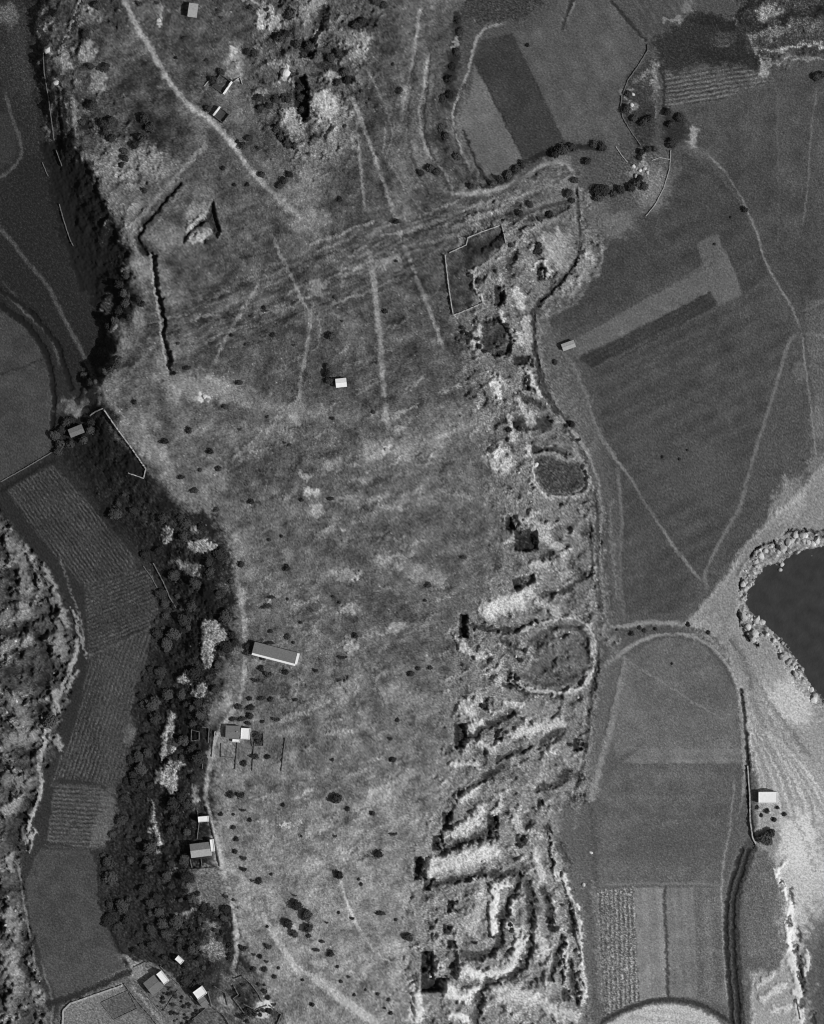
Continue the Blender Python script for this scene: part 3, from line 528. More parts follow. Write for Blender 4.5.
for pts, w, t in [([(531,462),(532,478),(539,490),(548,497)], 4.5, 150), ([(548,497),(566,497),(585,495)], 3, 140), ([(586,490),(588,478),(582,466),(568,459),(556,457)], 2.6, 138), ([(590,506),(596,540),(595,580),(598,620)], 2.0, 128), ([(610,500),(612,540),(618,600)], 2.2, 110), ([(603,506),(604,560),(608,625)], 1.6, 124),
    ([(562,873),(578,918),(583,963),(585,1003)], 2.4, 158), ([(592,880),(596,930),(600,1000)], 1.6, 104), ([(581,800),(574,830)], 1.4, 110)]:
    tone(stroke_mask(pts, w, 1, .8, 1), t, .8)
for pts, w, t in [([(599,506),(600,560),(604,620)], 2, 56), ([(607,504),(608,560),(613,612)], 1.6, 62), ([(586,880),(592,940),(596,1010)], 3, 66), ([(591,800),(594,850),(596,884)], 2.4, 62)]:
    tone(stroke_mask(pts, w, 1, .8, 1), t, .75)
# the two round hollows
field([(534,462),(546,456),(561,458),(579,466),(584,475),(582,489),(569,493),(550,493),(540,485)], 58, None, .3, 2.6, name='field', warp=1.6)
rock(poly_mask([(535,462),(560,457),(584,474),(570,493),(548,493)], 3, 1, 1), .16)
m = poly_mask([(533,460),(546,454),(562,456),(581,464),(587,475),(585,491),(570,495),(549,495),(538,486)], 1.2, 0, .5); lift(m, -1.6)
region([(530,650),(548,630),(578,628),(590,650),(588,672),(570,686),(545,684),(522,676)], 70, .7, 4, 3, 2)

# ---- bare rock showing through the wood, crisp slabs elsewhere
for pts, t in [([(163,525),(173,529),(172,539),(166,544),(161,539)], 138), ([(187,542),(204,538),(219,544),(214,551),(197,553),(188,549)], 150), ([(192,525),(200,528),(200,533),(193,533)], 122), ([(172,556),(190,568),(204,578),(194,577),(177,566)], 110), ([(202,619),(217,621),(228,632),(226,643),(216,645),(212,666),(204,669),(200,653),(204,636)], 148),
    ([(175,683),(185,671),(195,677),(190,683)], 142), ([(192,694),(200,681),(208,683),(206,695),(199,698)], 146), ([(168,711),(175,712),(174,734),(176,753),(160,757),(163,738)], 146), ([(155,771),(163,769),(170,763),(176,767),(179,784),(175,795),(167,791),(163,784),(155,783)], 150), ([(165,757),(180,755),(182,764),(170,767)], 112), ([(151,800),(154,800),(157,822),(161,838),(158,846),(154,836)], 122),
    ([(281,66),(290,66),(289,83),(280,82)], 164), ([(282,110),(296,108),(302,128),(298,136),(286,130)], 142), ([(312,98),(322,92),(334,98),(337,112),(330,121),(316,116),(311,108)], 158), ([(257,10),(262,8),(263,30),(257,32)], 158), ([(266,18),(278,16),(280,30),(268,33)], 142), ([(228,66),(240,62),(243,80),(232,82),(226,76)], 128), ([(322,74),(336,72),(345,78),(330,86)], 140), ([(354,34),(366,32),(368,52),(356,56)], 136), ([(316,30),(324,34),(318,50),(310,52)], 130), ([(299,6),(312,4),(310,24),(300,22)], 124),
    ([(186,228),(202,214),(210,212),(207,218),(194,228),(187,236)], 138), ([(188,242),(196,236),(206,232),(205,240),(196,245)], 142), ([(494,375),(500,378),(501,392),(496,401),(493,390)], 186), ([(487,448),(506,446),(514,462),(504,473),(488,470)], 158), ([(524,446),(530,446),(531,458),(526,458)], 180),
    ([(337,570),(350,567),(362,574),(352,580),(342,579)], 132), ([(338,606),(353,601),(354,612),(340,613)], 136), ([(339,640),(352,633),(356,648),(346,653),(339,650)], 132), ([(340,682),(352,676),(362,690),(346,692)], 122)]:
    m = poly_mask(pts, 1.0, .7, .8); lift(m, 1.1); tone(m, t, .9); rock(m, .3)
region([(186,866),(215,862),(232,898),(224,912),(206,906),(190,886)], 88, .75, 3, 2, 2, .2)
region([(253,733),(263,733),(263,744),(253,744)], 40, .85, .8, .2, .4)
region([(263,733),(272,735),(272,748),(263,747)], 84, .6, 1, .2, .4)
region([(100,640),(128,640),(150,632),(132,690),(128,760),(112,782),(100,782)], 64, .45, 8, 2, 1)
region([(462,-20),(545,-20),(541,6),(522,20),(482,24),(464,18)], 50, .75, 2, 1.5, 2, .25)
for i in range(10):
    x, y = 545 + (i*37) % 34, 464 + (i*53) % 24
    tone(blob_mask(x, y, 4, 2.5, i*40, 1, 1, .4), 44 if i % 2 else 78, .6)
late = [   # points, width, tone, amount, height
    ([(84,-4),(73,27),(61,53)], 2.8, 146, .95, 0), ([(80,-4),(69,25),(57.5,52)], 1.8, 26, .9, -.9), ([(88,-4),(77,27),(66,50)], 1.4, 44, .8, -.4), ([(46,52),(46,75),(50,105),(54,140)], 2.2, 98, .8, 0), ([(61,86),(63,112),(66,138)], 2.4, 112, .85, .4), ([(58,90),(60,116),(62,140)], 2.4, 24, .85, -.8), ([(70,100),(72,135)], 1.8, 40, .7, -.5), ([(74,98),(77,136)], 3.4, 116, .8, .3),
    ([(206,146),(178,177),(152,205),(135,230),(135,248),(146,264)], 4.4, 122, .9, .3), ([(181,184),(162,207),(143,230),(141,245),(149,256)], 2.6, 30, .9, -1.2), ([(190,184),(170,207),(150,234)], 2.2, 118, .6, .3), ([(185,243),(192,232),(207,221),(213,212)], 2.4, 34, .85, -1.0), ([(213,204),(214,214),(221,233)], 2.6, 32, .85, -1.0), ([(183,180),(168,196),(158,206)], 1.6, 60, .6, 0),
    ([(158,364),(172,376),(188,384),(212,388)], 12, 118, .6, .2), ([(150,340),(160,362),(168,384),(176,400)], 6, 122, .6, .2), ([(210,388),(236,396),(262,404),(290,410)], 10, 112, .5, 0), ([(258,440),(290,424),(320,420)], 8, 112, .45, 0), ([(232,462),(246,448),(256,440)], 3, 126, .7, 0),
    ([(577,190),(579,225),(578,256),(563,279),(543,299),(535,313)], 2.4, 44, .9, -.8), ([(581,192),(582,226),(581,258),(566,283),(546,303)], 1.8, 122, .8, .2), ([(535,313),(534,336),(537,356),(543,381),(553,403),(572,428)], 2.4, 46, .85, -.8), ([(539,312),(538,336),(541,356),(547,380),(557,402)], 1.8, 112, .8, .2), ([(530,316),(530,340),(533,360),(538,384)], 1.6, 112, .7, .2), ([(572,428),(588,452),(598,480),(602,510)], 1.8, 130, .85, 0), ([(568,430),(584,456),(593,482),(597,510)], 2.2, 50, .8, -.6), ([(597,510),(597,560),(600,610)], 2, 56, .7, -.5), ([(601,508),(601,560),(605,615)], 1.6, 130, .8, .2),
    ([(552,346),(568,357),(583,386),(598,428),(615,456)], 2.2, 108, .8, 0), ([(574,356),(590,390),(604,428)], 1.4, 62, .5, 0), ([(560,330),(552,345)], 2, 104, .7, 0), ([(597,270),(578,300),(548,316)], 2, 112, .7, 0), ([(600,232),(603,255),(598,272)], 2, 116, .7, 0),
    ([(431,55),(426,100),(424,130),(432,158),(448,186)], 1.8, 42, .8, -.6), ([(438,58),(433,100),(432,134),(440,152)], 1.8, 50, .7, -.4), ([(416,60),(410,100),(408,140),(416,170),(430,198)], 1.8, 48, .7, -.4), ([(464,84),(454,118),(462,160),(482,188)], 2, 38, .8, -.6), ([(446,110),(450,150),(466,184)], 1.6, 96, .6, .2), ([(398,60),(394,110),(388,150)], 1.8, 54, .6, -.3), ([(404,190),(420,214),(428,234)], 1.6, 52, .5, -.3),
    ([(486,187),(505,178),(523,164),(545,153),(560,150),(580,146),(602,148)], 6, 26, .85, -.2), ([(470,186),(486,188)], 3, 36, .7, 0), ([(446,198),(490,198),(530,182),(566,168)], 3.2, 72, .6, -.4), ([(440,206),(486,206),(530,192),(568,178)], 2.4, 118, .6, .3), ([(452,216),(500,208),(540,192)], 2.4, 60, .6, -.4), ([(510,226),(530,212),(556,204),(572,200)], 4, 42, .7, -1), ([(504,238),(520,226),(540,222)], 3, 118, .6, .5),
    ([(84,586),(110,577),(137,568)], 2, 72, .8, 0), ([(88,657),(120,643),(152,627)], 2.6, 82, .85, 0), ([(50,785),(100,786),(124,781)], 2.2, 70, .6, 0), ([(46,846),(88,850),(104,846)], 2, 66, .7, 0), ([(10,492),(54,466)], 1.4, 70, .6, 0),
    ([(77,640),(75,655),(67,675),(57,702),(50,725),(43,750),(38,767),(41,780),(38,800),(29,823),(26,845)], 3.2, 150, .85, .2), ([(60,560),(70,590),(80,620),(84,650)], 2.0, 112, .7, .4), ([(66,600),(76,632)], 1.6, 40, .6, -.4),
    ([(626,660),(619,690),(612,722),(601,762),(591,800)], 5.5, 116, .85, .1), ([(621,664),(612,700),(604,735)], 2.4, 72, .6, -.3), ([(600,668),(612,660),(626,650)], 4, 122, .8, 0), ([(625,658),(680,694),(726,721)], 1.7, 112, .8, 0), ([(612,628),(650,624),(686,624)], 4, 124, .8, 0), ([(622,630),(650,632),(680,631)], 3, 70, .6, -.3), ([(604,640),(612,648),(620,656)], 1.6, 118, .7, 0), ([(596,640),(606,652),(600,664)], 6, 62, .6, -.3),
    ([(520,632),(547,621),(575,619),(591,631),(595,655),(590,675),(575,688),(552,693),(530,690),(516,682)], 2.4, 142, .85, 1.0), ([(530,641),(550,629),(574,627),(586,640),(588,662)], 3.6, 54, .75, -1.0), ([(522,675),(546,685),(572,681)], 3.4, 52, .7, -.9), ([(532,463),(532.5,478),(540,492),(550,498)], 4, 152, .85, .9), ([(586,488),(589,478),(584,466)], 2.4, 140, .8, .6), ([(534,452),(550,450),(567,454)], 2.4, 40, .85, -1.2), ([(518,604),(530,614),(540,620)], 1.4, 128, .7, 0),  # dark strokes inside the lower round rim paint its inner shading
    ([(264,914),(278,940),(292,960),(308,972),(326,984),(348,1000),(374,1020),(392,1038)], 5.5, 138, .85, .1), ([(338,868),(345,896),(356,922),(372,946),(392,962)], 2.4, 138, .8, .3), ([(62,402),(80,398),(100,386),(124,372),(148,362)], 4, 98, .75, 0), ([(100,388),(120,412),(150,447),(182,487),(206,508)], 4.5, 116, .7, 0), ([(112,396),(126,420),(144,448)], 1.6, 120, .6, 0), ([(232,398),(262,406),(290,408)], 3, 128, .6, 0), ([(318,470),(340,462),(366,448),(392,440)], 3, 128, .5, .2), ([(410,440),(440,432),(470,424)], 4, 126, .5, .2), ([(330,640),(352,648)], 3, 128, .5, 0),
    ([(742,690),(747,740),(749.5,790),(751,820),(755,838)], 2.8, 30, .9, -1.3), ([(746.5,690),(751,735),(752.5,770)], 1.4, 150, .85, .2), ([(737,690),(742,740),(744,790),(736,820)], 2, 118, .7, 0), ([(739,800),(730,850),(724,880)], 1.4, 66, .6, -.2),
    ([(640,748.5),(741,748.5)], 1.2, 104, .7, 0), ([(620,765),(741,764)], 1.2, 66, .6, 0), ([(640,794),(740,794)], 1.4, 64, .5, 0), ([(660,818),(720,816)], 4, 62, .5, 0), ([(640,846),(720,846)], 8, 64, .4, 0), ([(649,888),(653,998)], 1.2, 78, .7, 0), ([(694,888),(699,1000)], 1.2, 70, .6, 0),
    ([(770,514),(745,546),(716,586)], 1.4, 82, .6, 0), ([(735,640),(762,690),(796,738),(812,760)], 3, 92, .6, -.2), ([(740,655),(770,705),(800,752)], 2, 108, .5, 0), ([(752,700),(776,760),(796,806)], 2.4, 108, .6, 0), ([(746,700),(764,760),(772,790)], 2, 112, .6, 0), ([(764,700),(790,756),(806,800)], 1.6, 158, .6, 0), ([(758,700),(782,762),(800,812)], 1.8, 162, .5, 0), ([(748,720),(758,770)], 1.8, 160, .5, 0), ([(786,730),(806,764),(820,800)], 2, 160, .5, 0)]
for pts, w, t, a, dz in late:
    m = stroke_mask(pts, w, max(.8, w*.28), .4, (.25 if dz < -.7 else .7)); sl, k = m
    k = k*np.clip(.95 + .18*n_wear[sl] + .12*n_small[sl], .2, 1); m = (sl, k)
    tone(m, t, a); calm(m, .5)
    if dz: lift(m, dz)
# ---- broken rock relief and hollows darkened by scrub and by shadow painted in
rk = np.clip(ROCK, 0, 1)*np.clip(.68 + .5*n_cover2, .2, 1)
hN = n_rock*.8 + n_rock2*.5
q = (n_step*.8 + n_stepb*.45)*1.45
fr = q - np.floor(q)
terr = np.floor(q) + sstep(.36, .64, fr)          # stepped ledges
lump = 1 - np.abs(n_rock2)                        # knobbly crests
Z += rk*(n_rock*.45 + terr*1.55 + lump*.16)
T += rk*n_cover*8
T += rk*np.clip(terr, -2.2, 2.2)*18
T -= rk*26*sstep(1.1, 1.9, -n_rock2 + n_cover*.4)
T += rk*30*sstep(1.1, 1.9, n_rock2 + n_step*.5)
T *= 1 + rk*n_fine*.07
T *= interp([(-60,1),(540,1),(620,1.04),(700,1.08),(770,1.13),(900,1.20),(1084,1.20)], yy)[:, None]*(1-ROCKW) + ROCKW*.9  # haze and vignetting painted into the ground: paler down the frame
rough = np.clip(plateau + rk + .25*(1-east)*(1-west), 0, 1)
T -= rough*30*sstep(1.2, 1.9, n_tuft)*np.clip(.6 + .5*n_cover, .1, 1.3)
T -= rough*30*sstep(1.7, 2.4, -n_spk)
T += rough*36*sstep(1.9, 2.6, n_spk)*np.clip(.7 + .5*n_streak, .1, 1.5)
T *= 1 + G*(n_small*.45 + n_fine*.5)
T += (n_fine*4.6 + n_small*1.0)*(1 - .15*plateau)*np.clip(T/60, .45, 1.1)
Z += plateau*(1-rk)*(n_small*.12 + n_streak2*.06 + n_tuft*.06) + .03*n_fine

SCRUB = np.zeros_like(T)
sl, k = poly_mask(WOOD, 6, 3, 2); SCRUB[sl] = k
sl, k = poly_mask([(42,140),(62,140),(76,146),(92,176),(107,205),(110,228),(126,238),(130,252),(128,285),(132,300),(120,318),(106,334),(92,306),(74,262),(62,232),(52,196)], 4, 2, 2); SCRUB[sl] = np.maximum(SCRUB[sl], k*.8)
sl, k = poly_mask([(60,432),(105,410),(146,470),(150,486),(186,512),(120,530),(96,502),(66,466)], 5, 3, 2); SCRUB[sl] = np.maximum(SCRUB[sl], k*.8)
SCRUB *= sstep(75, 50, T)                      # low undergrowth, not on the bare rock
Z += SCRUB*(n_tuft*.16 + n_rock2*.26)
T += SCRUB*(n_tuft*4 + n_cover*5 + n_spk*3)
# ---- tame the margin outside the frame so the outer sheet joins
dist = np.minimum.reduce([PX + M, 824 + M - PX, PY + M, 1024 + M - PY])
edgez = 6 - 10*sstep(780, 860, PX)
k = sstep(0, 36, dist)
Z = edgez + (Z - edgez)*k
T = 82 + (T - 82)*sstep(0, 48, dist + 6*n_cover*(dist > 4))
sea_in = np.zeros_like(Z); sl, kk = poly_mask(COVE, 2, 0, 0); sea_in[sl] = kk
east_margin = sstep(832, 870, PX)
Z = np.where((Z < .5) & (sea_in < .3) & (east_margin < .2), .5, Z)

def lin(v):
    v = np.clip(v, 0, 255)/255
    return np.where(v <= .04045, v/12.92, ((v+.055)/1.055)**2.4)
KLIGHT = 0.93
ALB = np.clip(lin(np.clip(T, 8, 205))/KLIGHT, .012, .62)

# ------------------------------------------------------------------ materials
def new_mat(name):
    m = bpy.data.materials.new(name); m.use_nodes = True
    b = m.node_tree.nodes['Principled BSDF']
    b.inputs['Roughness'].default_value = .95
    b.inputs['Specular IOR Level'].default_value = .1
    return m, m.node_tree.nodes, m.node_tree.links, b

def noise_mul(nd, ln, src, scale, lo, hi, detail=4, coord='Object'):
    tc = nd.new('ShaderNodeTexCoord'); n = nd.new('ShaderNodeTexNoise')
    n.inputs['Scale'].default_value = scale; n.inputs['Detail'].default_value = detail
    ln.new(tc.outputs[coord], n.inputs['Vector'])
    mr = nd.new('ShaderNodeMapRange')
    mr.inputs['From Min'].default_value = .25; mr.inputs['From Max'].default_value = .75
    mr.inputs['To Min'].default_value = lo; mr.inputs['To Max'].default_value = hi
    ln.new(n.outputs['Fac'], mr.inputs['Value'])
    mx = nd.new('ShaderNodeMix'); mx.data_type = 'RGBA'; mx.blend_type = 'MULTIPLY'
    mx.inputs['Factor'].default_value = 1
    ln.new(src, mx.inputs['A']); ln.new(mr.outputs['Result'], mx.inputs['B'])
    return mx.outputs['Result'], n

def soil_mat(name, scale, lo, hi, bump):
    m, nd, ln, b = new_mat(name)
    at = nd.new('ShaderNodeAttribute'); at.attribute_name = 'albedo'
    c, n = noise_mul(nd, ln, at.outputs['Color'], scale, lo, hi, 5)
    c, _ = noise_mul(nd, ln, c, .02, .88, 1.12, 6)
    ln.new(c, b.inputs['Base Color'])
    bp = nd.new('ShaderNodeBump'); bp.inputs['Strength'].default_value = bump; bp.inputs['Distance'].default_value = .4
    ln.new(n.outputs['Fac'], bp.inputs['Height']); ln.new(bp.outputs['Normal'], b.inputs['Normal'])
    return m

def plain(name, grey, scale=1.0, lo=.8, hi=1.2, rough=.9, random_obj=0.0):
    m, nd, ln, b = new_mat(name)
    b.inputs['Roughness'].default_value = rough
    v = nd.new('ShaderNodeRGB'); v.outputs[0].default_value = (grey, grey, grey, 1)
    src = v.outputs[0]
    if random_obj:
        oi = nd.new('ShaderNodeObjectInfo'); mr = nd.new('ShaderNodeMapRange')
        mr.inputs['To Min'].default_value = 1 - random_obj; mr.inputs['To Max'].default_value = 1 + random_obj
        ln.new(oi.outputs['Random'], mr.inputs['Value'])
        mx = nd.new('ShaderNodeMix'); mx.data_type = 'RGBA'; mx.blend_type = 'MULTIPLY'; mx.inputs['Factor'].default_value = 1
        ln.new(src, mx.inputs['A']); ln.new(mr.outputs['Result'], mx.inputs['B']); src = mx.outputs['Result']
    c, n = noise_mul(nd, ln, src, scale, lo, hi, 4)
    ln.new(c, b.inputs['Base Color'])
    return m

MAT = {
    'dry_ground': soil_mat('dry_ground', .55, .88, 1.12, .35),
    'tilled_soil': soil_mat('tilled_soil', .8, .92, 1.08, .2),
    'dirt_track': soil_mat('dirt_track', .5, .92, 1.08, .15),
    'foliage': plain('foliage', .044, .5, .6, 1.5, .8, .5),
    'scrub_leaves': plain('scrub_leaves', .038, .8, .6, 1.5, .8, .35),
    'bark': plain('bark', .08, 3),
    'limestone': plain('limestone', .44, .6, .75, 1.2, .95, .3),
    'wall_stone': plain('wall_stone', .14, .8, .7, 1.25),
    'pale_wall_stone': plain('pale_wall_stone', .34, .8, .75, 1.2),
    'whitewash': plain('whitewash', .74, .6, .9, 1.06),
    'pale_plaster': plain('pale_plaster', .42, .6, .8, 1.15),
    'grey_tiles': plain('grey_tiles', .15, 1.2, .75, 1.25),
    'pale_tiles': plain('pale_tiles', .33, 1.2, .8, 1.2),
    'dark_tiles': plain('dark_tiles', .05, 1.2, .7, 1.3),
    'timber': plain('timber', .06, 2),
    'glass': plain('glass', .02, 1, .9, 1.1, .15),
}
def water_mat():
    m, nd, ln, b = new_mat('sea_water')
    b.inputs['Base Color'].default_value = (.05, .05, .05, 1)
    v = nd.new('ShaderNodeRGB'); v.outputs[0].default_value = (.034, .034, .034, 1)
    c, n2 = noise_mul(nd, ln, v.outputs[0], .12, .72, 1.3, 8); ln.new(c, b.inputs['Base Color'])
    b.inputs['Roughness'].default_value = .25
    b.inputs['Specular IOR Level'].default_value = .4
    tc = nd.new('ShaderNodeTexCoord'); n = nd.new('ShaderNodeTexNoise')
    n.inputs['Scale'].default_value = .5; n.inputs['Detail'].default_value = 5
    ln.new(tc.outputs['Object'], n.inputs['Vector'])
    bp = nd.new('ShaderNodeBump'); bp.inputs['Strength'].default_value = .35; bp.inputs['Distance'].default_value = .5
    ln.new(n.outputs['Fac'], bp.inputs['Height']); ln.new(bp.outputs['Normal'], b.inputs['Normal'])
    return m
MAT['sea_water'] = water_mat()

# ------------------------------------------------------------------ terrain meshes
WX = (PX - 412)*S; WY = (512 - PY)*S
def wx(p): return (p - 412)*S
def wy(p): return (512 - p)*S
def zat(px, py):
    x = min(max(px + M, 0), NX - 1.001); y = min(max(py + M, 0), NY - 1.001)
    i, j = int(x), int(y); u, v = x - i, y - j
    return float((Z[j,i]*(1-u) + Z[j,i+1]*u)*(1-v) + (Z[j+1,i]*(1-u) + Z[j+1,i+1]*u)*v)

def grid_mesh(name, faces, co, alb):
    """faces: (n,4) indices into co"""
    me = bpy.data.meshes.new(name)
    me.vertices.add(len(co)); me.vertices.foreach_set('co', co.astype(np.float32).ravel())
    nf = len(faces)
    me.loops.add(nf*4); me.loops.foreach_set('vertex_index', faces.astype(np.int32).ravel())
    me.polygons.add(nf)
    me.polygons.foreach_set('loop_start', np.arange(0, nf*4, 4, dtype=np.int32))
    me.update(calc_edges=True)
    me.polygons.foreach_set('use_smooth', np.ones(nf, bool))
    ca = me.color_attributes.new('albedo', 'FLOAT_COLOR', 'POINT')
    rgba = np.ones((len(co), 4), np.float32); rgba[:, :3] = alb[:, None]
    ca.data.foreach_set('color', rgba.ravel())
    return me

CELL = LAB[:-1, :-1]
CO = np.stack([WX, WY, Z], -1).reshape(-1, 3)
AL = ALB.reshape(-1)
# outer sheet, out to the horizon, joined to the border of the detailed grid
bi = np.concatenate([np.arange(NX-1), np.arange(NY-1)*NX + NX-1, (NY-1)*NX + np.arange(NX-1, 0, -1), np.arange(NY-1, 0, -1)*NX])
for lid, (nm, mt) in LABELS.items():
    r, c = np.nonzero(CELL == lid)
    if len(r) == 0: continue
    f = np.stack([r*NX + c, (r+1)*NX + c, (r+1)*NX + c+1, r*NX + c+1], -1)
    co, al = CO, AL
    if lid == 0:
        out = CO[bi].copy(); out[:, :2] *= 9.0
        n0 = len(CO); nb = len(bi)
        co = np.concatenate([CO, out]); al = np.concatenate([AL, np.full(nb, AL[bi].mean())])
        o = n0 + np.arange(nb)
        ring = np.stack([bi, np.roll(bi, -1), np.roll(o, -1), o], -1)
        f = np.concatenate([f, ring])
    u, inv = np.unique(f.ravel(), return_inverse=True)
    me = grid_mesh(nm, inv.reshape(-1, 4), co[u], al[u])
    ob = bpy.data.objects.new(nm, me); col.objects.link(ob)
    me.materials.append(MAT[mt]); ob['kind'] = 'structure'

# the sea
bm = bmesh.new()
xs = [wx(735), wx(842), wx(4500)]; ys = [wy(5000), wy(760), wy(505), wy(-4000)]
vs = [[bm.verts.new((x, y, 0)) for x in xs] for y in ys]
for j in range(3):
    for i in range(2):
        if i == 0 and j != 1: continue
        bm.faces.new((vs[j][i], vs[j][i+1], vs[j+1][i+1], vs[j+1][i]))
for v in list(bm.verts):
    if not v.link_faces: bm.verts.remove(v)
me = bpy.data.meshes.new('sea'); bm.to_mesh(me); bm.free()
ob = bpy.data.objects.new('sea', me); me.materials.append(MAT['sea_water']); col.objects.link(ob); ob['kind'] = 'structure'

# ------------------------------------------------------------------ things
def tag(o, lab, cat, group=None):
    o['label'] = lab; o['category'] = cat
    if group: o['group'] = group
def link(name, me, mat=None, parent=None):
    if mat is not None and not me.materials: me.materials.append(MAT[mat])
    o = bpy.data.objects.new(name, me); col.objects.link(o)
    if parent: o.parent = parent
    return o
def empty(name, x, y, z, rz=0):
    o = bpy.data.objects.new(name, None); o.location = (x, y, z); o.rotation_euler = (0, 0, rz)
    o.empty_display_size = .5
    col.objects.link(o); return o
def bm_box(bm, x0, x1, y0, y1, z0, z1):
    v = [bm.verts.new(p) for p in [(x0,y0,z0),(x1,y0,z0),(x1,y1,z0),(x0,y1,z0),(x0,y0,z1),(x1,y0,z1),(x1,y1,z1),(x0,y1,z1)]]
    for f in [(0,3,2,1),(4,5,6,7),(0,1,5,4),(1,2,6,5),(2,3,7,6),(3,0,4,7)]: bm.faces.new([v[i] for i in f])
def done(bm, name):
    bmesh.ops.recalc_face_normals(bm, faces=bm.faces[:])
    me = bpy.data.meshes.new(name); bm.to_mesh(me); bm.free(); return me

# -- walls
def wall(pts, w, h, lab, mat='wall_stone', name='stone_wall', group='field and garden walls', closed=False):
    P = [(a, b) for a, b in pts]
    if closed: P = P + [P[0]]
    Q = []
    for i in range(len(P) - 1):
        (ax, ay), (bx, by) = P[i], P[i+1]
        n = max(1, int(math.hypot(bx-ax, by-ay)/1.6))
        for j in range(n): Q.append((ax + (bx-ax)*j/n, ay + (by-ay)*j/n))
    Q.append(P[-1])
    w *= .82; h *= .85
    ox, oy = wx(Q[0][0]), wy(Q[0][1])
    bm = bmesh.new(); rows = []
    for i, (px, py) in enumerate(Q):
        a = Q[max(0, i-1)]; b = Q[min(len(Q)-1, i+1)]
        dx, dy = (b[0]-a[0]), -(b[1]-a[1]); L = math.hypot(dx, dy) or 1
        nx, ny = -dy/L*w/2, dx/L*w/2
        x, y = wx(px) - ox + random.uniform(-.12, .12), wy(py) - oy + random.uniform(-.12, .12)
        zb = min(zat(px-1, py), zat(px+1, py), zat(px, py)) - .4
        zt = max(zat(px, py), zat(px-1, py), zat(px+1, py)) + h*random.uniform(.6, 1.1)
        rows.append([bm.verts.new(q) for q in [(x-nx, y-ny, zb), (x-nx*.8, y-ny*.8, zt), (x+nx*.8, y+ny*.8, zt), (x+nx, y+ny, zb)]])
    for r0, r1 in zip(rows, rows[1:]):
        for k in range(3): bm.faces.new((r0[k], r0[k+1], r1[k+1], r1[k]))
    bm.faces.new(rows[0]); bm.faces.new(rows[-1][::-1])
    o = link(name, done(bm, name), mat); o.location = (ox, oy, 0)
    tag(o, lab, 'wall', group)
    return o
P_ = 'pale_wall_stone'
wall([(445,256),(448,284),(453,316)], 1.0, 2.2, 'tall straight stone wall on the left side of the small quarry field', P_)
wall([(453.5,316),(466,311),(482,304)], .9, 1.3, 'low stone wall closing the bottom of the small quarry field', P_)
wall([(449,254),(466,246),(467.5,239),(484,232),(501,226)], .9, 1.3, 'stepped stone wall along the top of the small quarry field', P_)
wall([(501.5,226.5),(504,236),(505.5,244)], .9, 2.0, 'short stone wall closing the right end of the small quarry field', P_)
wall([(105,410),(116,426),(131,446),(147,469)], 1.1, 2.4, 'long slanting stone wall beside the dark scrub below the lane junction', P_)
wall([(147,469.5),(144.5,478.5),(137,476),(129,473)], .9, 1.2, 'hooked stone wall end at the foot of the long slanting wall', P_)
wall([(104,409),(96,412),(90,416)], 1.0, 1.5, 'short stone wall turning left from the top of the long slanting wall', P_)
wall([(748,766),(750,795),(750.5,822),(753,838),(757,846)], 1.3, 2.8, 'tall boundary wall beside the white coast building', P_)
wall([(62,1028),(63,1011),(70,1004),(90,997),(122,986)], 1.7, 1.6, 'pale stone wall round the big walled garden in the corner', P_)
wall([(101,1003),(128,991),(137,1009),(114,1020),(101,1003.5)], .7, .9, 'low square kerb wall inside the big walled garden')
wall([(124,984),(136,1000),(150,1016),(166,1036)], .9, 1.6, 'garden wall between the big walled garden and the planted plots')
wall([(160,966),(170,976),(181,986)], .9, 1.8, 'slanting wall above the planted plots')
wall([(142,992),(152,1002),(166,1018)], .7, .9, 'low wall along the left edge of the planted plots')
wall([(188,993),(196,1002),(206,1008),(192,1020)], .8, 1.4, 'angled wall below the lone white house')
wall([(235,977),(243,974),(252,982),(260,993),(263,1000)], .8, 1.5, 'curved wall at the top of the small croft')
wall([(234,984),(239,993),(234,997),(247,1014),(262,1018)], .8, 1.5, 'zigzag wall down the left side of the small croft')
wall([(270,1003),(282,1012),(276,1026)], .8, 1.6, 'corner of stone wall at the right end of the small croft')
wall([(208,990),(212,1006),(224,1014),(234,1030)], .8, 1.4, 'wall left of the small croft towards the lone white house')
wall([(240,725),(238,745),(236,768)], .7, 1.2, 'short yard wall below the house with the white end')
wall([(286,737),(284,752),(282,770)], .7, 1.1, 'thin plot wall below and right of the house with the white end')
wall([(255,742),(254,756),(253,770)], .7, 1.1, 'thin plot wall below the house with the white end, left of another')
wall([(216,730),(214,745),(213,756)], .8, 1.6, 'short pale wall beside the lane at the small walled yard', P_)
wall([(192,729),(200,731),(200,739),(192,740)], .7, 1.3, 'three sided small yard wall under the trees', 'wall_stone', closed=True)
wall([(208,806),(213,826),(219,855),(221,865)], .8, 1.8, 'lane side wall right of the big shed')
wall([(191,858),(193,868),(216,866),(220,866)], .8, 1.5, 'wall of the yard below the big shed')
wall([(202,858),(203,867)], .7, 1.4, 'short wall splitting the yard below the big shed')
wall([(198,809),(200,822),(198,838)], .7, 1.5, 'wall between the small white shed and the big shed')
wall([(56,150),(62,166)], .0001+.7, 1.2, 'short pale wall fragment at the top of the dark scarp')
wall([(59,204),(64,222),(70,240),(73,246)], .8, 1.6, 'thin pale wall standing alone in the dark scarp foot')
wall([(42,162),(46,172),(48,176)], .7, 1.1, 'tiny pale wall fragment beside the scarp foot')
wall([(153,563),(163,582),(170,598),(176,608)], .9, 1.5, 'thin pale wall between ploughed field and wood')
wall([(143,566),(151,577),(157,588)], .7, 1.0, 'low terrace wall curving along the rounded end of the ploughed field')
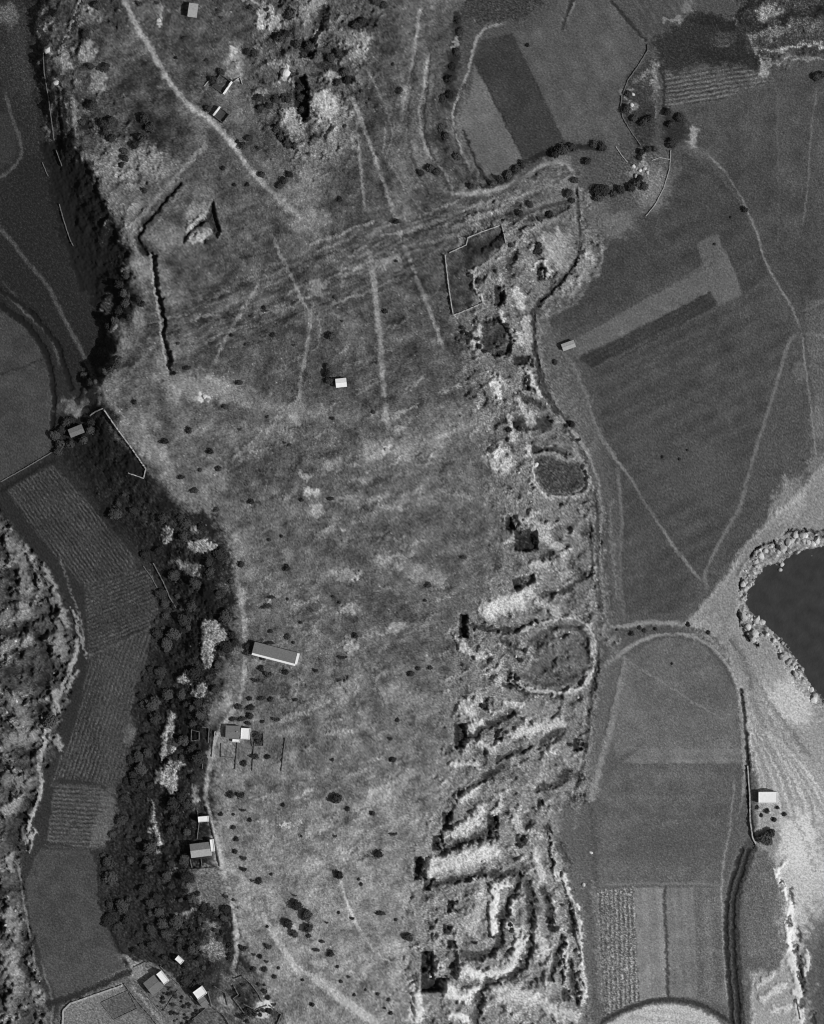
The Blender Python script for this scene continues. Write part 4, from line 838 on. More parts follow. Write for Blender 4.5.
wall([(0,482),(25,468),(52,452)], .9, 1.0, 'pale straight wall between the left plain field and the furrowed field')
wall([(44,52),(45,75),(50,105),(54,140)], .8, 1.3, 'thin pale wall on the left of the upper scarp strip')
wall([(133,968),(146,962),(160,968)], .7, .9, 'low curved wall at the lower tip of the wood')
wall([(622,95),(621,105),(623,117),(632,132),(641,145)], .8, 1.3, 'curved field wall along the right edge of the big upper field')
wall([(648,44),(648,50),(638,66),(628,80),(623,94)], .8, 1.2, 'curved field wall beside the overgrown gully, upper half')
wall([(616,146),(622,155),(628,162)], .7, 1.1, 'short wall spur at the lower right tip of the big upper field', P_)
wall([(652,160),(660,157),(670,159)], .7, .9, 'short curved wall below the dark gully trees', P_)
wall([(671,150),(670,168),(664,188),(655,205),(646,216)], .7, 1.0, 'long curved wall around the pale terrace below the gully', P_)
wall([(801,1020),(797,1000)], .8, .9, 'short wall at the foot of the coast strip')
wall([(252,732),(264,732),(264,745),(253,745)], .7, 1.3, 'square garden wall round the dark plot right of the white block', 'wall_stone', closed=True)
wall([(222,742),(222,756),(234,757)], .7, 1.2, 'L shaped yard wall below the grey roofed farmhouse')
wall([(203,726),(210,727),(209,742)], .7, 1.3, 'L shaped wall between the tree yard and the lane')
wall([(196,755),(204,757),(203,768)], .7, 1.1, 'bent wall in the scrub down the lane from the tree yard')
wall([(244,1002),(256,1008),(268,1003)], .7, 1.2, 'low dividing wall inside the small croft')
wall([(214,985),(226,992),(228,1004)], .7, 1.2, 'bent wall between lone white house and small croft')
wall([(170,1000),(186,1012)], .6, .8, 'low path kerb through the planted plots')
wall([(178,990),(164,1010)], .6, .8, 'low cross kerb through the planted plots')
wall([(205,88),(212,80)], .8, 1.6, 'short pale wall stub beside the upper ruin', P_)
wall([(234,84),(241,79),(243,86)], .8, 1.6, 'bent pale wall stub right of the upper ruin', P_)

# -- buildings: walls, pitched roof, door, windows, optional chimney
def house(name, cx, cy, L, W, deg, eave, rise, roof_mat, wall_mat, lab, roof='gable', cat='house', chimney=False, windows=2, roofs=None, annex=None):
    """L, W in picture units; deg counter-clockwise; long axis along local x"""
    l, w = L*S/2, W*S/2
    z = min(zat(cx + dx, cy + dy) for dx in (-L/3, 0, L/3) for dy in (-W/3, 0, W/3))
    zt = max(zat(cx + dx, cy + dy) for dx in (-L/3, 0, L/3) for dy in (-W/3, 0, W/3))
    root = empty(name, wx(cx), wy(cy), z, R(deg)); tag(root, lab, cat, 'farm buildings and huts')
    e = eave + (zt - z)
    bm = bmesh.new()
    if roof == 'flat':
        bm_box(bm, -l, l, -w, w, -.6, e - .003)
    else:
        v = [bm.verts.new(p) for p in [(-l,-w,-.6),(l,-w,-.6),(l,w,-.6),(-l,w,-.6),(-l,-w,e),(l,-w,e),(l,w,e),(-l,w,e),(-l,0,e+rise),(l,0,e+rise)]]
        for f in [(0,1,5,4),(2,3,7,6),(1,2,6,9,5),(3,0,4,8,7),(0,3,2,1),(4,5,9,8),(6,7,8,9)]: bm.faces.new([v[i] for i in f])
    link('wall', done(bm, 'wall'), wall_mat, root)
    o = .3; t = .14
    def slab(pts, nm, mat):
        bm = bmesh.new()
        a = [bm.verts.new(p) for p in pts]; b = [bm.verts.new((p[0], p[1], p[2] + t)) for p in pts]
        bm.faces.new(a[::-1]); bm.faces.new(b)
        for i in range(len(a)): bm.faces.new((a[i], a[(i+1) % len(a)], b[(i+1) % len(a)], b[i]))
        return link(nm, done(bm, nm), mat, root)
    if roof == 'gable':
        k = rise/w
        s0 = slab([(-l-o,-w-o,e-k*o+.01),(l+o,-w-o,e-k*o+.01),(l+o,-.02,e+rise),(-l-o,-.02,e+rise)], 'roof', roof_mat)
        s1 = slab([(-l-o,.02,e+rise),(l+o,.02,e+rise),(l+o,w+o,e-k*o+.01),(-l-o,w+o,e-k*o+.01)], 'roof', (roofs or roof_mat))
        rf = s0
        bm = bmesh.new(); bm_box(bm, -l-o, l+o, -.16, .16, e+rise+.05, e+rise+.24); link('ridge', done(bm, 'ridge'), roof_mat, rf)
    else:
        bm = bmesh.new(); bm_box(bm, -l+.3, l-.3, -w+.3, w-.3, e-.02, e+.10); rf = link('roof', done(bm, 'roof'), roof_mat, root)
        bm = bmesh.new()
        for q in [(-l,l,-w,-w+.28),(-l,l,w-.28,w),(-l,-l+.28,-w+.283,w-.283),(l-.28,l,-w+.283,w-.283)]: bm_box(bm, *q, e, e+.5)
        link('parapet', done(bm, 'parapet'), wall_mat, root)
    zg = zt - z
    bm = bmesh.new(); bm_box(bm, -.5, .5, -w-.06, -w-.002, zg*.5, zg*.5 + 2.0); d = link('door', done(bm, 'door'), 'timber', root)
    bm = bmesh.new(); bm_box(bm, .3, .38, -w-.11, -w-.063, zg*.5+.95, zg*.5+1.05); link('handle', done(bm, 'handle'), 'wall_stone', d)
    for i in range(windows):
        for sgn in (-1, 1):
            xc = (-.55 + 1.1*i)*l if windows > 1 else .55*l
            if abs(xc) < 1.1: continue
            y0 = sgn*(w + .03)
            bm = bmesh.new(); bm_box(bm, xc-.45, xc+.45, min(y0, y0-sgn*.028), max(y0, y0-sgn*.028), zg*.5+1.0, zg*.5+1.9)
            wd = link('window', done(bm, 'window'), 'glass', root)
            bm = bmesh.new()
            bm_box(bm, xc-.55, xc+.55, min(y0-sgn*.029, y0-sgn*.05), max(y0-sgn*.029, y0-sgn*.05), zg*.5+.9, zg*.5+2.0)
            link('frame', done(bm, 'frame'), 'timber', wd)
    if chimney:
        bm = bmesh.new(); bm_box(bm, l*.5, l*.5+.7, .1, .8, e, e+rise+.9); link('chimney', done(bm, 'chimney'), wall_mat, rf)
    return root, e, l, w
house('cottage', 341.5, 383.5, 10, 8, 6, 3.4, .9, 'whitewash', 'whitewash', 'small white roofed cottage with dark bushy trees hard against its left side', windows=2)
root, e, l, w = house('barn', 275.5, 652, 43, 10.5, -14.5, 3.6, .35, 'grey_tiles', 'whitewash', 'very long grey roofed barn with white wall top along bottom and right end', windows=2, cat='barn')
bm = bmesh.new(); bm_box(bm, -l-.2, l+.9, -w-1.7, -w-.31, -.6, e+.5); link('terrace', done(bm, 'terrace'), 'whitewash', root)
bm = bmesh.new(); bm_box(bm, l+.31, l+1.9, -w-.30, w+.1, -.6, e+.5); link('terrace', done(bm, 'terrace'), 'whitewash', root)
house('farmhouse', 234, 731, 14, 12, -2, 3.6, .8, 'grey_tiles', 'pale_plaster', 'grey roofed farmhouse joined to a bright white block', chimney=True)
house('white_block', 246.3, 732.5, 9, 11, -3, 4.4, .3, 'whitewash', 'whitewash', 'bright white flat roofed block on the right end of the farmhouse', roof='flat', windows=1)
house('lean_to', 237, 739.6, 7.5, 2.8, -5, 2.2, .2, 'whitewash', 'whitewash', 'tiny white lean to at the bottom edge of the farmhouse', roof='flat', windows=1, cat='shed')
house('shed', 202, 848, 20, 13, 7, 3.6, .8, 'pale_tiles', 'pale_plaster', 'big shed with pale grey roof beside the village lane', roofs='grey_tiles', cat='shed')
house('shed', 213.4, 843.5, 3.6, 12, 7, 4.2, .2, 'whitewash', 'whitewash', 'narrow white end building on the right of the big shed', roof='flat', windows=1, cat='shed')
house('shed', 204.5, 817.5, 10.5, 5.5, 5, 2.8, .2, 'whitewash', 'whitewash', 'small white shed in its yard up the lane from the big shed', roof='flat', windows=1, cat='shed')
house('house', 153.5, 985, 13, 15, 38, 3.6, .8, 'grey_tiles', 'pale_plaster', 'grey roofed house by the walled garden with a white upper wing')
house('wing', 163, 977, 6, 13, 38, 4.2, .2, 'whitewash', 'whitewash', 'white upper wing against the grey house by the walled garden', roof='flat', windows=1)
house('hut', 180, 959, 8, 5, -42, 2.8, .2, 'whitewash', 'whitewash', 'tiny white hut on the lower edge of the dark wood', roof='flat', windows=1, cat='hut')
house('house', 200.5, 991.5, 11, 9, 36, 3.8, .2, 'whitewash', 'whitewash', 'lone white house between the planted plots and the croft', roof='flat')
house('shed', 203.5, 1001, 7, 9, 36, 2.8, .6, 'grey_tiles', 'pale_plaster', 'grey shed touching the lower side of the lone white house', windows=1, cat='shed')
house('coast_building', 768, 797.5, 19, 11, 0, 6.4, .3, 'whitewash', 'whitewash', 'big bright white flat roofed building on the pale shore ground', roof='flat', cat='building')
house('hut', 194.2, 13, 8.5, 13, -8, 4.0, .7, 'pale_tiles', 'pale_plaster', 'pale roofed hut in the dark meadow right of the main road', windows=1, cat='hut')
house('hut', 568.5, 345.5, 12.5, 6.5, 20, 2.8, .5, 'pale_tiles', 'pale_plaster', 'pale field hut at the left end of the light crop strip', windows=1, cat='hut')
house('hut', 76.5, 431, 14, 8, 22, 3.0, .6, 'grey_tiles', 'pale_plaster', 'dull grey hut among dark trees below the lane junction', windows=1, cat='hut')

def ruin(cx, cy, L, W, deg, h, lab):
    l, w = L*S/2, W*S/2; z = zat(cx, cy)
    root = empty('ruined_house', wx(cx), wy(cy), z, R(deg)); tag(root, lab, 'ruin', 'roofless ruins by the main road')
    t = .45
    for q, hh, mt in [((l-t*2.6, l, -w, w), h, 'whitewash'), ((-l, -l+t, -w, w), h*.9, 'wall_stone'), ((-l+t+.003, l-t*2.6-.003, w-t, w), h*.8, 'wall_stone'), ((-l+t+.003, l-t*2.6-.003, -w, -w+t), h*.55, 'wall_stone')]:
        bm = bmesh.new()
        bm_box(bm, *q, -.8, hh); 
        bmesh.ops.subdivide_edges(bm, edges=bm.edges[:], cuts=4, use_grid_fill=True)
        for v in bm.verts:
            if v.co.z > hh - .05: v.co.z -= random.uniform(0, .5)
        link('wall', done(bm, 'wall'), mt, root)
    bm = bmesh.new(); bm_box(bm, -l+t+.01, l-t*2.6-.01, -w+t+.01, w-t-.01, -.8, .35); link('rubble_floor', done(bm, 'rubble_floor'), 'dark_tiles', root)
ruin(222, 116.5, 13, 11, 142, 3.0, 'roofless dark ruin with one bright white wall, touching the main road')
ruin(223, 86, 15, 15, 56-90, 3.0, 'roofless dark ruin above the one touching the main road')

# -- foliage prototypes
def leaf_crown(seed, r, h, n, leaf, lobes=5, z0=0.0):
    g = random.Random(seed); bm = bmesh.new()
    C = [(0, 0, z0 + h*.5, 1.0)]
    for i in range(lobes):
        a = g.uniform(0, 6.28); d = g.uniform(.35, .62)*r
        C.append((math.cos(a)*d, math.sin(a)*d, z0 + h*g.uniform(.35, .7), g.uniform(.5, .7)))
    for i in range(n):
        cx, cy, cz, s = C[g.randrange(len(C))] if i > n//2 else C[0]
        v = Vector((g.gauss(0, 1), g.gauss(0, 1), g.gauss(0, 1))).normalized()*(g.uniform(.45, 1.0))
        p = Vector((cx + v.x*r*s*.72, cy + v.y*r*s*.72, cz + v.z*h*.5*s*.95))
        nrm = (v + Vector((g.uniform(-.5,.5), g.uniform(-.5,.5), g.uniform(-.1,.7)))).normalized()
        u = nrm.orthogonal().normalized(); u = Matrix.Rotation(g.uniform(0, 6.28), 3, nrm) @ u; w_ = nrm.cross(u)
        k = leaf*g.uniform(.6, 1.25)
        q = [p + u*k, p + w_*k*.7 + nrm*k*.15, p - u*k, p - w_*k*.7 + nrm*k*.15]
        bm.faces.new([bm.verts.new(c) for c in q])
    me = bpy.data.meshes.new('crown'); bm.to_mesh(me); bm.free(); return me
def trunk_mesh(seed, r, h):
    g = random.Random(seed); bm = bmesh.new()
    def limb(a, b, ra, rb):
        a, b = Vector(a), Vector(b); d = (b-a).normalized(); u = d.orthogonal().normalized(); v = d.cross(u)
        ring = [[bm.verts.new(p + (u*math.cos(t) + v*math.sin(t))*rr) for t in [k*math.pi/3 for k in range(6)]] for p, rr in ((a, ra), (b, rb))]
        for k in range(6): bm.faces.new((ring[0][k], ring[0][(k+1) % 6], ring[1][(k+1) % 6], ring[1][k]))
    limb((0,0,-.4), (0,0,h*.45), r*.085, r*.06)
    for i in range(4):
        t = i*1.57 + g.uniform(-.4, .4)
        limb((0,0,h*.4), (math.cos(t)*r*.45, math.sin(t)*r*.45, h*.72), r*.05, r*.02)
    me = bpy.data.meshes.new('trunk'); bm.to_mesh(me); bm.free(); return me
CROWNS = [leaf_crown(100+i, 1.0, .95, 460, .16, 5 + i % 3, .10) for i in range(6)]
TRUNKS = [trunk_mesh(200+i, 1.0, 1.0) for i in range(6)]
SHRUBS = [leaf_crown(300+i, 1.0, 1.0, 220, .2, 3 + i % 3, 0.0) for i in range(6)]
for me in CROWNS: me.materials.append(MAT['foliage'])
for me in TRUNKS: me.materials.append(MAT['bark'])
for me in SHRUBS: me.materials.append(MAT['scrub_leaves'])

def boulder_mesh(seed):
    g = random.Random(seed); bm = bmesh.new()
    bmesh.ops.create_icosphere(bm, subdivisions=2, radius=1)
    planes = [(Vector((g.gauss(0,1), g.gauss(0,1), g.gauss(0,.8))).normalized(), g.uniform(.55, .85)) for _ in range(9)]
    for v in bm.verts:
        for n, d in planes:
            k = v.co.dot(n) - d
            if k > 0: v.co -= n*k
        v.co *= 1 + g.uniform(-.06, .06)
        v.co.z *= .75
    me = bpy.data.meshes.new('boulder'); bm.to_mesh(me); bm.free(); me.materials.append(MAT['limestone']); return me
BOULD = [boulder_mesh(400+i) for i in range(7)]

# -- landmarks used to tell the plants and boulders apart
LM = [('long barn',275,652),('white roofed cottage',341,383),('farmhouse',236,732),('big shed',202,848),('small white shed',204,817),('white coast building',768,797),('lone white house',200,991),('walled garden house',155,984),('tiny white hut',180,959),
      ('hut right of the main road',194,13),('pale field hut',568,345),('grey hut',76,431),('ruin touching the main road',222,116),('upper ruin',223,84),('dark cove',790,610),('coast road bend',707,592),('crossing of tracks',802,332),('lane junction',100,390),('bottom square pit',433,970),
      ('round green hollow',560,476),('square black pit',525,540),('slanting wall end',147,470),('tall pale wood patch',208,640),('white upper wood patch',196,546),('long pale wood patch',168,735),('lower pale wood patch',168,780),('thin pale wood strip',154,825),('terraced field',82,816),
      ('plain field by wood',70,920),('rounded ploughed field end',155,595),('thin wood edge wall',166,590),('small quarry field',470,278),('big upper field',580,80),('dark upper crop strip',520,95),('gully tip',645,150),('striped field',710,88),('black gully in the rocks',301,100),('pale knoll',324,107),
      ('road end',302,219),('straight trench',162,315),('hooked quarry',205,225),('white stone heap',387,450),('pale quarry floor',499,460),('leaning pale slab',497,388),('small croft',255,1000),('lower track',335,990),('white dotted rocks',300,793),('village lane bend',236,925),('furrowed strip',617,950),('small pale square',347,608),('lower pale square',349,645),('upper pale square',344,574),('pale lane blob',57,84),('upper left corner',5,5),('big round track tree',50,721)]
def direction(dx, dy):
    a = math.degrees(math.atan2(-dy, dx)) % 360
    return ['right of','above right of','above','above left of','left of','below left of','below','below right of'][int(((a + 22.5) % 360)//45)]
ORD = ['nearest','second nearest','third nearest','fourth nearest','fifth nearest','sixth nearest','seventh nearest','eighth nearest','ninth nearest','tenth nearest','eleventh nearest','twelfth nearest']
def name_them(items, noun):
    """items: list of (object, px, py, adjective)"""
    table = []
    for (nm, lx, ly) in LM:
        b = {}
        for i, (o, x, y, adj) in enumerate(items):
            d = math.hypot(x-lx, y-ly)
            if d < 1.5: continue
            b.setdefault((adj, direction(x-lx, y-ly)), []).append((d, i))
        for (adj, dr), L in b.items():
            for rank, (d, i) in enumerate(sorted(L)):
                table.append((rank*60 + d, rank, i, nm, dr, adj))
    best = {}
    for c in sorted(table):
        if c[2] not in best: best[c[2]] = c
    for i, (o, x, y, adj) in enumerate(items):
        c = best[i]
        r = ORD[c[1]] if c[1] < len(ORD) else 'far one'
        o['label'] = f'{adj} {noun}, {r} one {c[4]} the {c[3]}'
def place(px, py): return wx(px), wy(py), zat(px, py)

tree_items, shrub_items, rock_items = [], [], []
def tree(px, py, r, low=1.0):
    i = random.randrange(6); s = r*S*1.12
    x, y, z = place(px, py)
    t = empty('tree', x, y, z - .1, random.uniform(0, 6.28)); 
    hz = s*random.uniform(.75, 1.05)*low
    t.scale = (s, s*random.uniform(.85, 1.1), hz)
    link('crown', CROWNS[i], None, t); link('trunk', TRUNKS[i], None, t)
    adj = 'large dark' if r >= 5.2 else ('medium dark' if r >= 3.9 else 'small dark')
    t['category'] = 'tree'; t['group'] = 'dark trees in woods and beside fields'
    tree_items.append((t, px, py, adj))
def shrub(px, py, rx, ry=None):
    ry = ry or rx
    o = link('shrub', random.choice(SHRUBS)); x, y, z = place(px, py)
    o.location = (x, y, z - .15); o.scale = (rx*S*1.12, ry*S*1.12, min(rx, ry)*S*random.uniform(.8, 1.1)); o.rotation_euler.z = random.uniform(-.25, .25)
    adj = ('long low dark' if rx > ry*1.4 else ('big dark' if rx >= 3.8 else ('round dark' if rx >= 2.4 else 'tiny dark')))
    o['category'] = 'shrub'; o['group'] = 'dark shrubs dotted over the open ground'
    shrub_items.append((o, px, py, adj))
def boulder(px, py, r, zoff=0.0):
    o = link('boulder', random.choice(BOULD)); x, y, z = place(px, py)
    o.location = (x, y, max(z, -.6) + r*S*.15 + zoff); o.scale = (r*S*random.uniform(.85, 1.3), r*S*random.uniform(.7, 1.1), r*S*random.uniform(.7, 1.0)); o.rotation_euler = (random.uniform(-.2,.2), random.uniform(-.2,.2), random.uniform(0, 6.28))
    adj = 'large pale' if r >= 3.4 else ('pale' if r >= 2.2 else 'small pale')
    o['category'] = 'boulder'; o['group'] = 'pale boulders on the shore and in the quarries'
    rock_items.append((o, px, py, adj))

# individually seen trees
for q in [(328,368,4),(327.5,374.5,4.5),(330.5,381.5,5),(298,904,6),(306.5,913.5,6.5),(289,921.5,5.8),(295,931.5,5),(309.5,926.5,6),(337,797,6),(379,853,5),(340,873,5),(409,935,5),(332,337,5),
    (493,184,4.5),(500,180,5),(508,175,5),(516,169,5),(523,163,4.5),(556,153,6),(564,150,7),(572,147,5.5),(594,144,5),(602,146,5.5),(587,161,4.5),(597,190,7),(604,191,6.5),(599,197,6),(614,193,4),(621,190,5),(631,187,5),(637,183,5),(645,186,5),(640,178,4),(569,193,5),(572,200,3.5),
    (458,20,4.5),(460,31,5),(457,52,4.5),(452,66,5),(449,80,5.5),(450,96,5.5),(442,99,5),(440,128,5.5),(445,137,5),(430,169,5),(437,173,4.5),(457,157,5),(421,174,3.5),(470,187,3.5),(530,205,4),(540,220,4),(520,214,4),(550,214,4.5),(537,251,5),(538,245,4),(575,180,4),
    (628,93,4),(627,109,5.5),(644,122,5.5),(651,119,5),(672,143,5.5),(648,149,4),(641,152,4),(655,149,3.5),(745,209,3.4),(817,76,5),(822,74,4.5),(634,118,4),(671,124,5),(680,117,5),(668,112,4.5),(640,158,3.5),
    (95,108,6),(107,70,6),(104,125,5.5),(112,122,5),(107,133,5),(113,140,5),(146,120,6.5),(152,130,6),(143,140,5.5),(136,146,5),(125,152,4),(127,160,4),(123,166,3.4),(84,124,4),(146,192,3.2),(86,36,5),(92,68,4),(99,8,5),(50,20,4.5),(58,16,4),
    (248,54,4),(255,55,5),(281,40,5.5),(286,36,4.5),(292,15,5.5),(287,18,4),(298,46,5),(303,56,5),(310,48,5),(356,27,5),(363,23,4.5),(377,4,5),(384,7,4.5),(344,74,5),(347,82,4.5),(338,84,4.5),(331,60,5),(340,56,5),(260,100,4.5),(261,109,4),(270,108,3.5),(276,101,4),(285,99,4.5),(289,101,4),(277,130,4.5),(288,146,5),(295,147,4),(281,138,4),(300,88,5),(301,98,5),(303,110,5),(309,94,3),(214,82,5),(222,74,4.5),(209,110,4),(262,176,4),(250,140,4),(245,148,5),(285,182,4.5),(290,176,4),(281,187,4),
    (248,646,4.2),(249,652,4),(233,634,5),(236,642,5),(231,648,4),(50,721,8),(765,838,8),(771,834,6),(769,842,5),(91,382,4.5),(84,375,4),(118,366,5),(112,370,4),(120,360,4),(106,372,4),
    (55,436,6),(62,430,5),(60,444,6),(70,444,6),(84,440,5),(66,422,5),(90,430,5),(58,452,5),(72,420,4),(92,422,4.5),(120,312,5),(126,304,5),(140,300,4.5),(143,305,4),(116,322,5),(108,326,4.5),(131,318,4),(124,294,4.5),(120,285,5),(127,276,4.5)]:
    tree(*q)
# the wood in the western valley: every tree one of its own
pale = [(168,534,9),(196,545,11),(188,566,9),(174,560,6),(208,622,11),(209,640,11),(206,658,10),(184,678,9),(199,690,10),(168,720,8),(167,735,8),(166,750,9),(169,778,12),(158,775,6),(152,805,4),(153,820,4),(158,840,6),(129,735,8),(107,812,8),(205,884,13),(216,900,7),(202,848,14),(212,843,8),(204,817,8),(235,731,12),(246,732,8),(197,734,6),(205,895,8),(180,959,6),(214,948,9),(243,640,5)]
def in_poly(x, y, P):
    c = False; n = len(P)
    for i in range(n):
        ax, ay = P[i]; bx, by = P[(i+1) % n]
        if (ay > y) != (by > y) and x < (bx-ax)*(y-ay)/(by-ay) + ax: c = not c
    return c
spots = []
tries = 0
while len(spots) < 150 and tries < 60000:
    tries += 1
    x, y = random.uniform(96, 238), random.uniform(488, 990)
    if not in_poly(x, y, WOOD): continue
    if any((x-a)**2 + (y-b)**2 < (c+2.5)**2 for a, b, c in pale): continue
    if y < 560 and x < 160 and random.random() < .6: continue
    r = random.choice([2.8, 3.6, 4.6, 5.6, 6.8, 8.0])
    if any((x-a)**2 + (y-b)**2 < ((c+r)*.66)**2 for a, b, c in spots): continue
    spots.append((x, y, r))
for q in spots: tree(*q, low=.62)

for q in [(232,794,4),(241,794.5,4),(222,813,3,2.4),(234,813,2),(251,819,2.6),(243,809,3.4,1.8),(284,804,2.4),(348,808,3),(373,812,3),(393,833,4,2.2),(359,878,1.8),(361.5,883,2.2),(260,880,4),(309,934,3),(322,939.5,3.4,2.2),(316,948,6,2),(331,952,4.2),(243,946.5,4),(268.5,945,3.6),(261,955,2.8),(254.5,967,3.2),(265.5,968,3.2),(275,975,3.4,2.4),(338,965,2),(341,979.5,2.4),(348.5,975,2),(354.5,993,2),(380,911.5,6,3),(313,1002.5,2.6),(378,992,2.2),(389,998,2.2),(391,1011,2.4),(385,1006,1.6),(231,944,3.6),(303,978,2),(279,966,2),(236,850,3),(237,838,3),(244,857,3),(244,868,3),(234,826,3),(254,953,2),(267,960,2),(268,925,1.8),(226,895,2.6),(265,990,2.8),(234,898,2),(335,835,2),(302,835,1.6),(272,873,1.8),(295,894,2.2,1.4),(252,879,2),(327,921,1.6),(339,911,2),(352,917,2.4),(396,918,2),(366,988,1.6),
    (242,564,4),(287.5,568,4),(272,597,5,2),(267,606,6.5,3),(288.5,636.5,3.6),(301,622,2),(271,631,3,2.2),(355.5,635.5,3.4),(342,657,5,2.4),(315.5,670,2.6),(411,673,4.4,3.4),(250,698,4,2.6),(262,697.5,5,3),(271.5,699,3.4),(296,699,3.2,2),(262,668,3.4),(268,674,4),(286.5,672,4,3),(276,719,4,2.8),(239,706,5.6,3.4),(252,707,5,3.2),(251,715,4),(398,719.5,2.6),(393,758.5,4.4,3.2),(333,759,2),(264,656.5,4),(256,680,4.4,2.8),(242,718,6,3),(233,718,4,3),(248,722,4,2.6),(257,734,4.6,3.6),(260,741,4,3),(256,756,5,3),(268,756,4.4,2.6),(245,763,3.6),(263,721,3.4,2),(288,599,1.8),(390,738,2.4),(270,540,2),(282,536,2),(294,642,2),(270,642.5,6,2),(340,602,2),(333,596,2),(428,585,4,3.4),
    (240,383,4.6,3),(274,336,2.8),(385,312,3.4),(335,298,2),(373,412.5,2.6),(333,419,3,2),(302,500,2.6),(252,502,4,3),(219,469,4.6,3.2),(211,452,4,3.4),(217,510,4.2,2.6),(331,499,5,2.2),(226,407,4,3),(246,345,2),(294,346,1.8),(342,322,1.6),(285,443,1.6),(268,417,2),(240,430,2),(290,445,3,1.4),(396,262,2),
    (188,368.5,4.4,2.8),(190,431,4),(166,442,5,3.2),(182,477.5,4.4,2.6),(196,491,5,3),(136,403,3),(201,470,2.4),(179,344,2.6,1.8),(252,317,3,1.6),(265,309,2.4),(232,336,2),(265,312,4,1.6),
    (340,201,3.4),(260,150,2.4),(396,223,4.2,3.2),(400,92,4,3.2),(370,101,2),(399,94,3),(315,137,2),(393,66,2),(238,143,2.4),(208,243,3),(224,170,2.8),(235,186,2.4),(248,186,2.6),(267,12,2.4),(222,20,2),(218,12,2),(252,10,3),(186,40,4,1.8),(140,6,3.4),(158,5,2.4),(177,60,2),(207,62,3,2),
    (663,457,1.8),(680,459,1.8),(688,450,1.6),(731,217,1.6),(715,244,1.6),(528,45,2.2),(672,664,1.6),(617,630,1.6),
    (462,328,2.6),(468,335,3),(477,340,3),(479,347,3.4),(500,354,3.6),(508,350,3),(512,345,2.6),(506,325,3),(496,321,3.4),(488,322,3),(484,352,3),(494,358,3),(572,424,4.2),(578,440,3,2.2),(555,362,3.6),(470,276,3),(478,282,3.4),(500,240,3),(510,246,3.4),(538,272,3.4),(541,278,3),(515,425,4),(508,430,3.6),(520,430,3.4),(463,557,4,2.4),(430,667,3),(585,745,3),(497,823,3),(540,805,3.4),(425,600,2),(418,668,3.6,2.4),(520,660,3.2),(525,650,3),(482,705,3.4),(497,735,3.4),(525,840,3.6),(520,846,3),(552,922,4),(555,930,3.6),(562,905,3),(510,924,3),(512,930,3),(445,930,2.8),(490,935,2.6),(493,936,2.4),(475,942,2.4),(435,955,2),(570,745,3),(448,905,2.6),(470,880,2.4),
    (755,848,2.4),(768,812,3),(775,820,3),(762,816,2.4),(778,808,2.4),(758,808,2.6),(785,815,3.4,2.4),(750,812,2),(688,625,3),(709,633,2.6),(645,631,2.6),(656,629,2.2),(632,634,3),(640,628,2.4)]:
    shrub(*q)
# planted plots: little bushes in the lower left gardens
g = random.Random(5)
for i in range(46):
    a, b = g.uniform(-18, 22), g.uniform(-14, 14)
    x, y = 176 + a*.77 + b*.4, 1008 + a*.6 - b*.75
    if math.hypot(x-200.5, y-991.5) < 9 or math.hypot(x-203.5, y-1001) < 7 or y > 1030: continue
    shrub(x, y, g.uniform(1.2, 2.6))
for i in range(26): shrub(g.uniform(236, 276), g.uniform(982, 1022), g.uniform(1.4, 3.2))
for i in range(26): shrub(g.uniform(186, 232), g.uniform(880, 960), g.uniform(1.6, 3.4))
# shore boulders
g = random.Random(9)
band = [(824,536),(812,540),(800,538),(792,536),(786,545),(779,549),(770,549),(762,552),(755,560),(748,570),(745,580),(743,590)]
band2 = [(745,616),(752,622),(759,620),(753,634),(760,638),(768,630),(775,638),(782,648),(790,660),(797,672),(804,684),(814,694),(822,704)]
for P in (band, band2):
    for i in range(len(P)-1):
        for k in range(2):
            t = g.random(); x = P[i][0] + (P[i+1][0]-P[i][0])*t; y = P[i][1] + (P[i+1][1]-P[i][1])*t
            boulder(x + g.uniform(-4.5, 4.5), y + g.uniform(-4, 4.5), g.choice([1.5, 2.0, 2.6, 3.2, 4.0]))
for q in [(789,543,5),(784,548,4),(793,541,4),(766,551,4),(761,556,4.2),(757,562,3.6),(781,570,3),(745,617,5),(758,620,4.6),(763,622,3.6),(749,628,4),(756,634,4.4),(747,583,3.4),(809,542,3.4),(818,541,3.4),(803,536,3.4),(784,657,3.6),(790,662,3.6),(783,564,3),(812,690,3)]:
    boulder(*q)
for q in [(285.5,75,5.5),(49,51,4),(57,84,3.6),(636,176,3),(640,170,2.6),(645,168,2.4),(634,166,2.6),(648,172,2.4),(430,974,2.8),(205,397,2.6),(387,450,2.6),(536,465,3),(160,22,2.4),(633,94,2.4),(632,104,2.6),(584,885,2.2),(591,853,2.2)]:
    boulder(*q)
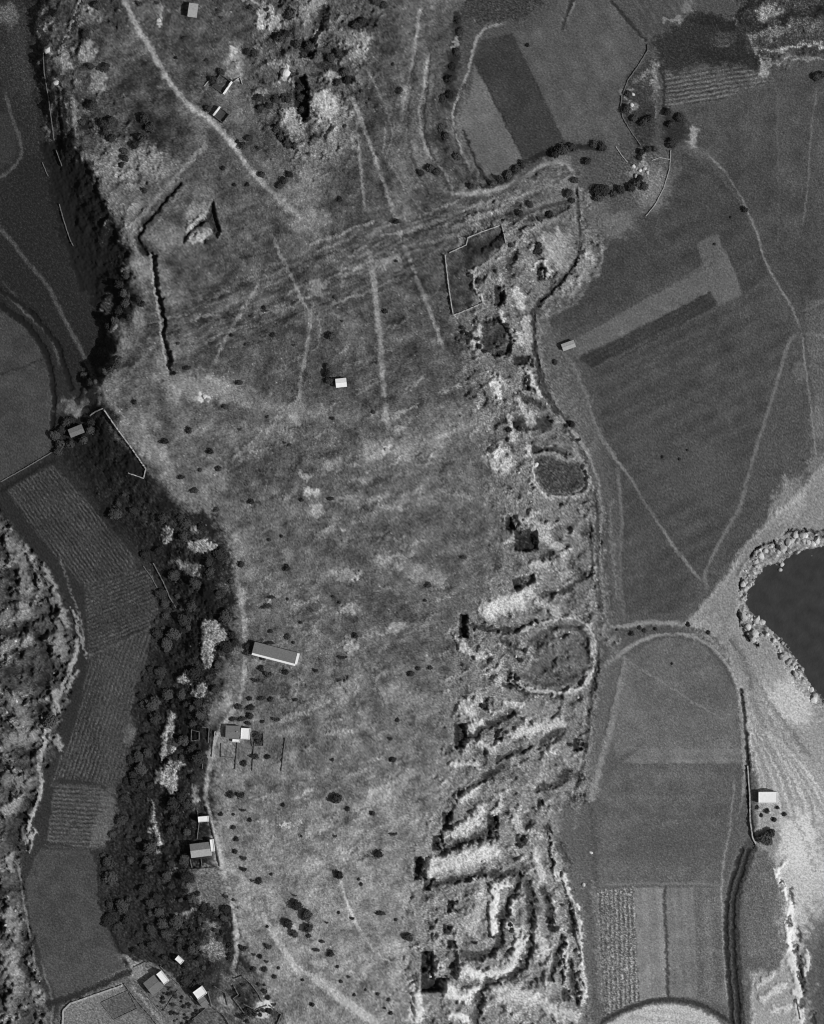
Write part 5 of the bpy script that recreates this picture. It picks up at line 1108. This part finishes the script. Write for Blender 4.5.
for i in range(60):
    x, y = g.uniform(440, 585), g.uniform(240, 1015)
    if ROCK[int(y)+M, int(x)+M] > .4: boulder(x, y, g.uniform(1.0, 2.0))
for i in range(26):
    x, y = g.uniform(2, 70), g.uniform(545, 1015)
    if ROCKW[int(y)+M, int(x)+M] > .7: boulder(x, y, g.uniform(1.0, 2.0))
name_them(tree_items, 'tree'); name_them(shrub_items, 'shrub'); name_them(rock_items, 'boulder')

# ------------------------------------------------------------------ light, sky, camera
EL, AZ = 42.0, -18.0          # sun above the horizon; direction it stands in, degrees from +x
ld = bpy.data.lights.new('sun', 'SUN'); ld.energy = 3.8; ld.angle = R(.5); ld.color = (1, 1, 1)          # the photograph is black and white: a neutral sun
sun = bpy.data.objects.new('sun', ld); col.objects.link(sun)
d = Vector((math.cos(R(EL))*math.cos(R(AZ)), math.cos(R(EL))*math.sin(R(AZ)), math.sin(R(EL))))
sun.rotation_euler = d.to_track_quat('Z', 'Y').to_euler(); sun.location = d*500
wd = bpy.data.worlds.new('World'); scene.world = wd; wd.use_nodes = True
nt = wd.node_tree; bg = nt.nodes['Background']
sky = nt.nodes.new('ShaderNodeTexSky'); sky.sky_type = 'NISHITA'; sky.sun_disc = False
sky.sun_elevation = R(EL); sky.sun_rotation = R(90 - AZ)
bw = nt.nodes.new('ShaderNodeRGBToBW')        # black and white film: the sky's light is grey too
nt.links.new(sky.outputs[0], bw.inputs[0]); nt.links.new(bw.outputs[0], bg.inputs['Color'])
bg.inputs['Strength'].default_value = .08

H = 3000.0
cd = bpy.data.cameras.new('camera'); cam = bpy.data.objects.new('camera', cd); col.objects.link(cam)
cam.location = (0, 0, H); cam.rotation_euler = (0, 0, 0)
cd.sensor_fit = 'VERTICAL'; cd.sensor_height = 36
cd.lens = 36*(H - 9)/(1024*S)
cd.clip_start = 50; cd.clip_end = 20000
scene.camera = cam
scene.render.engine = 'CYCLES'
scene.cycles.filter_width = 1.15
scene.view_settings.view_transform = 'Standard'; scene.view_settings.look = 'None'
scene.view_settings.exposure = 0; scene.view_settings.gamma = 1
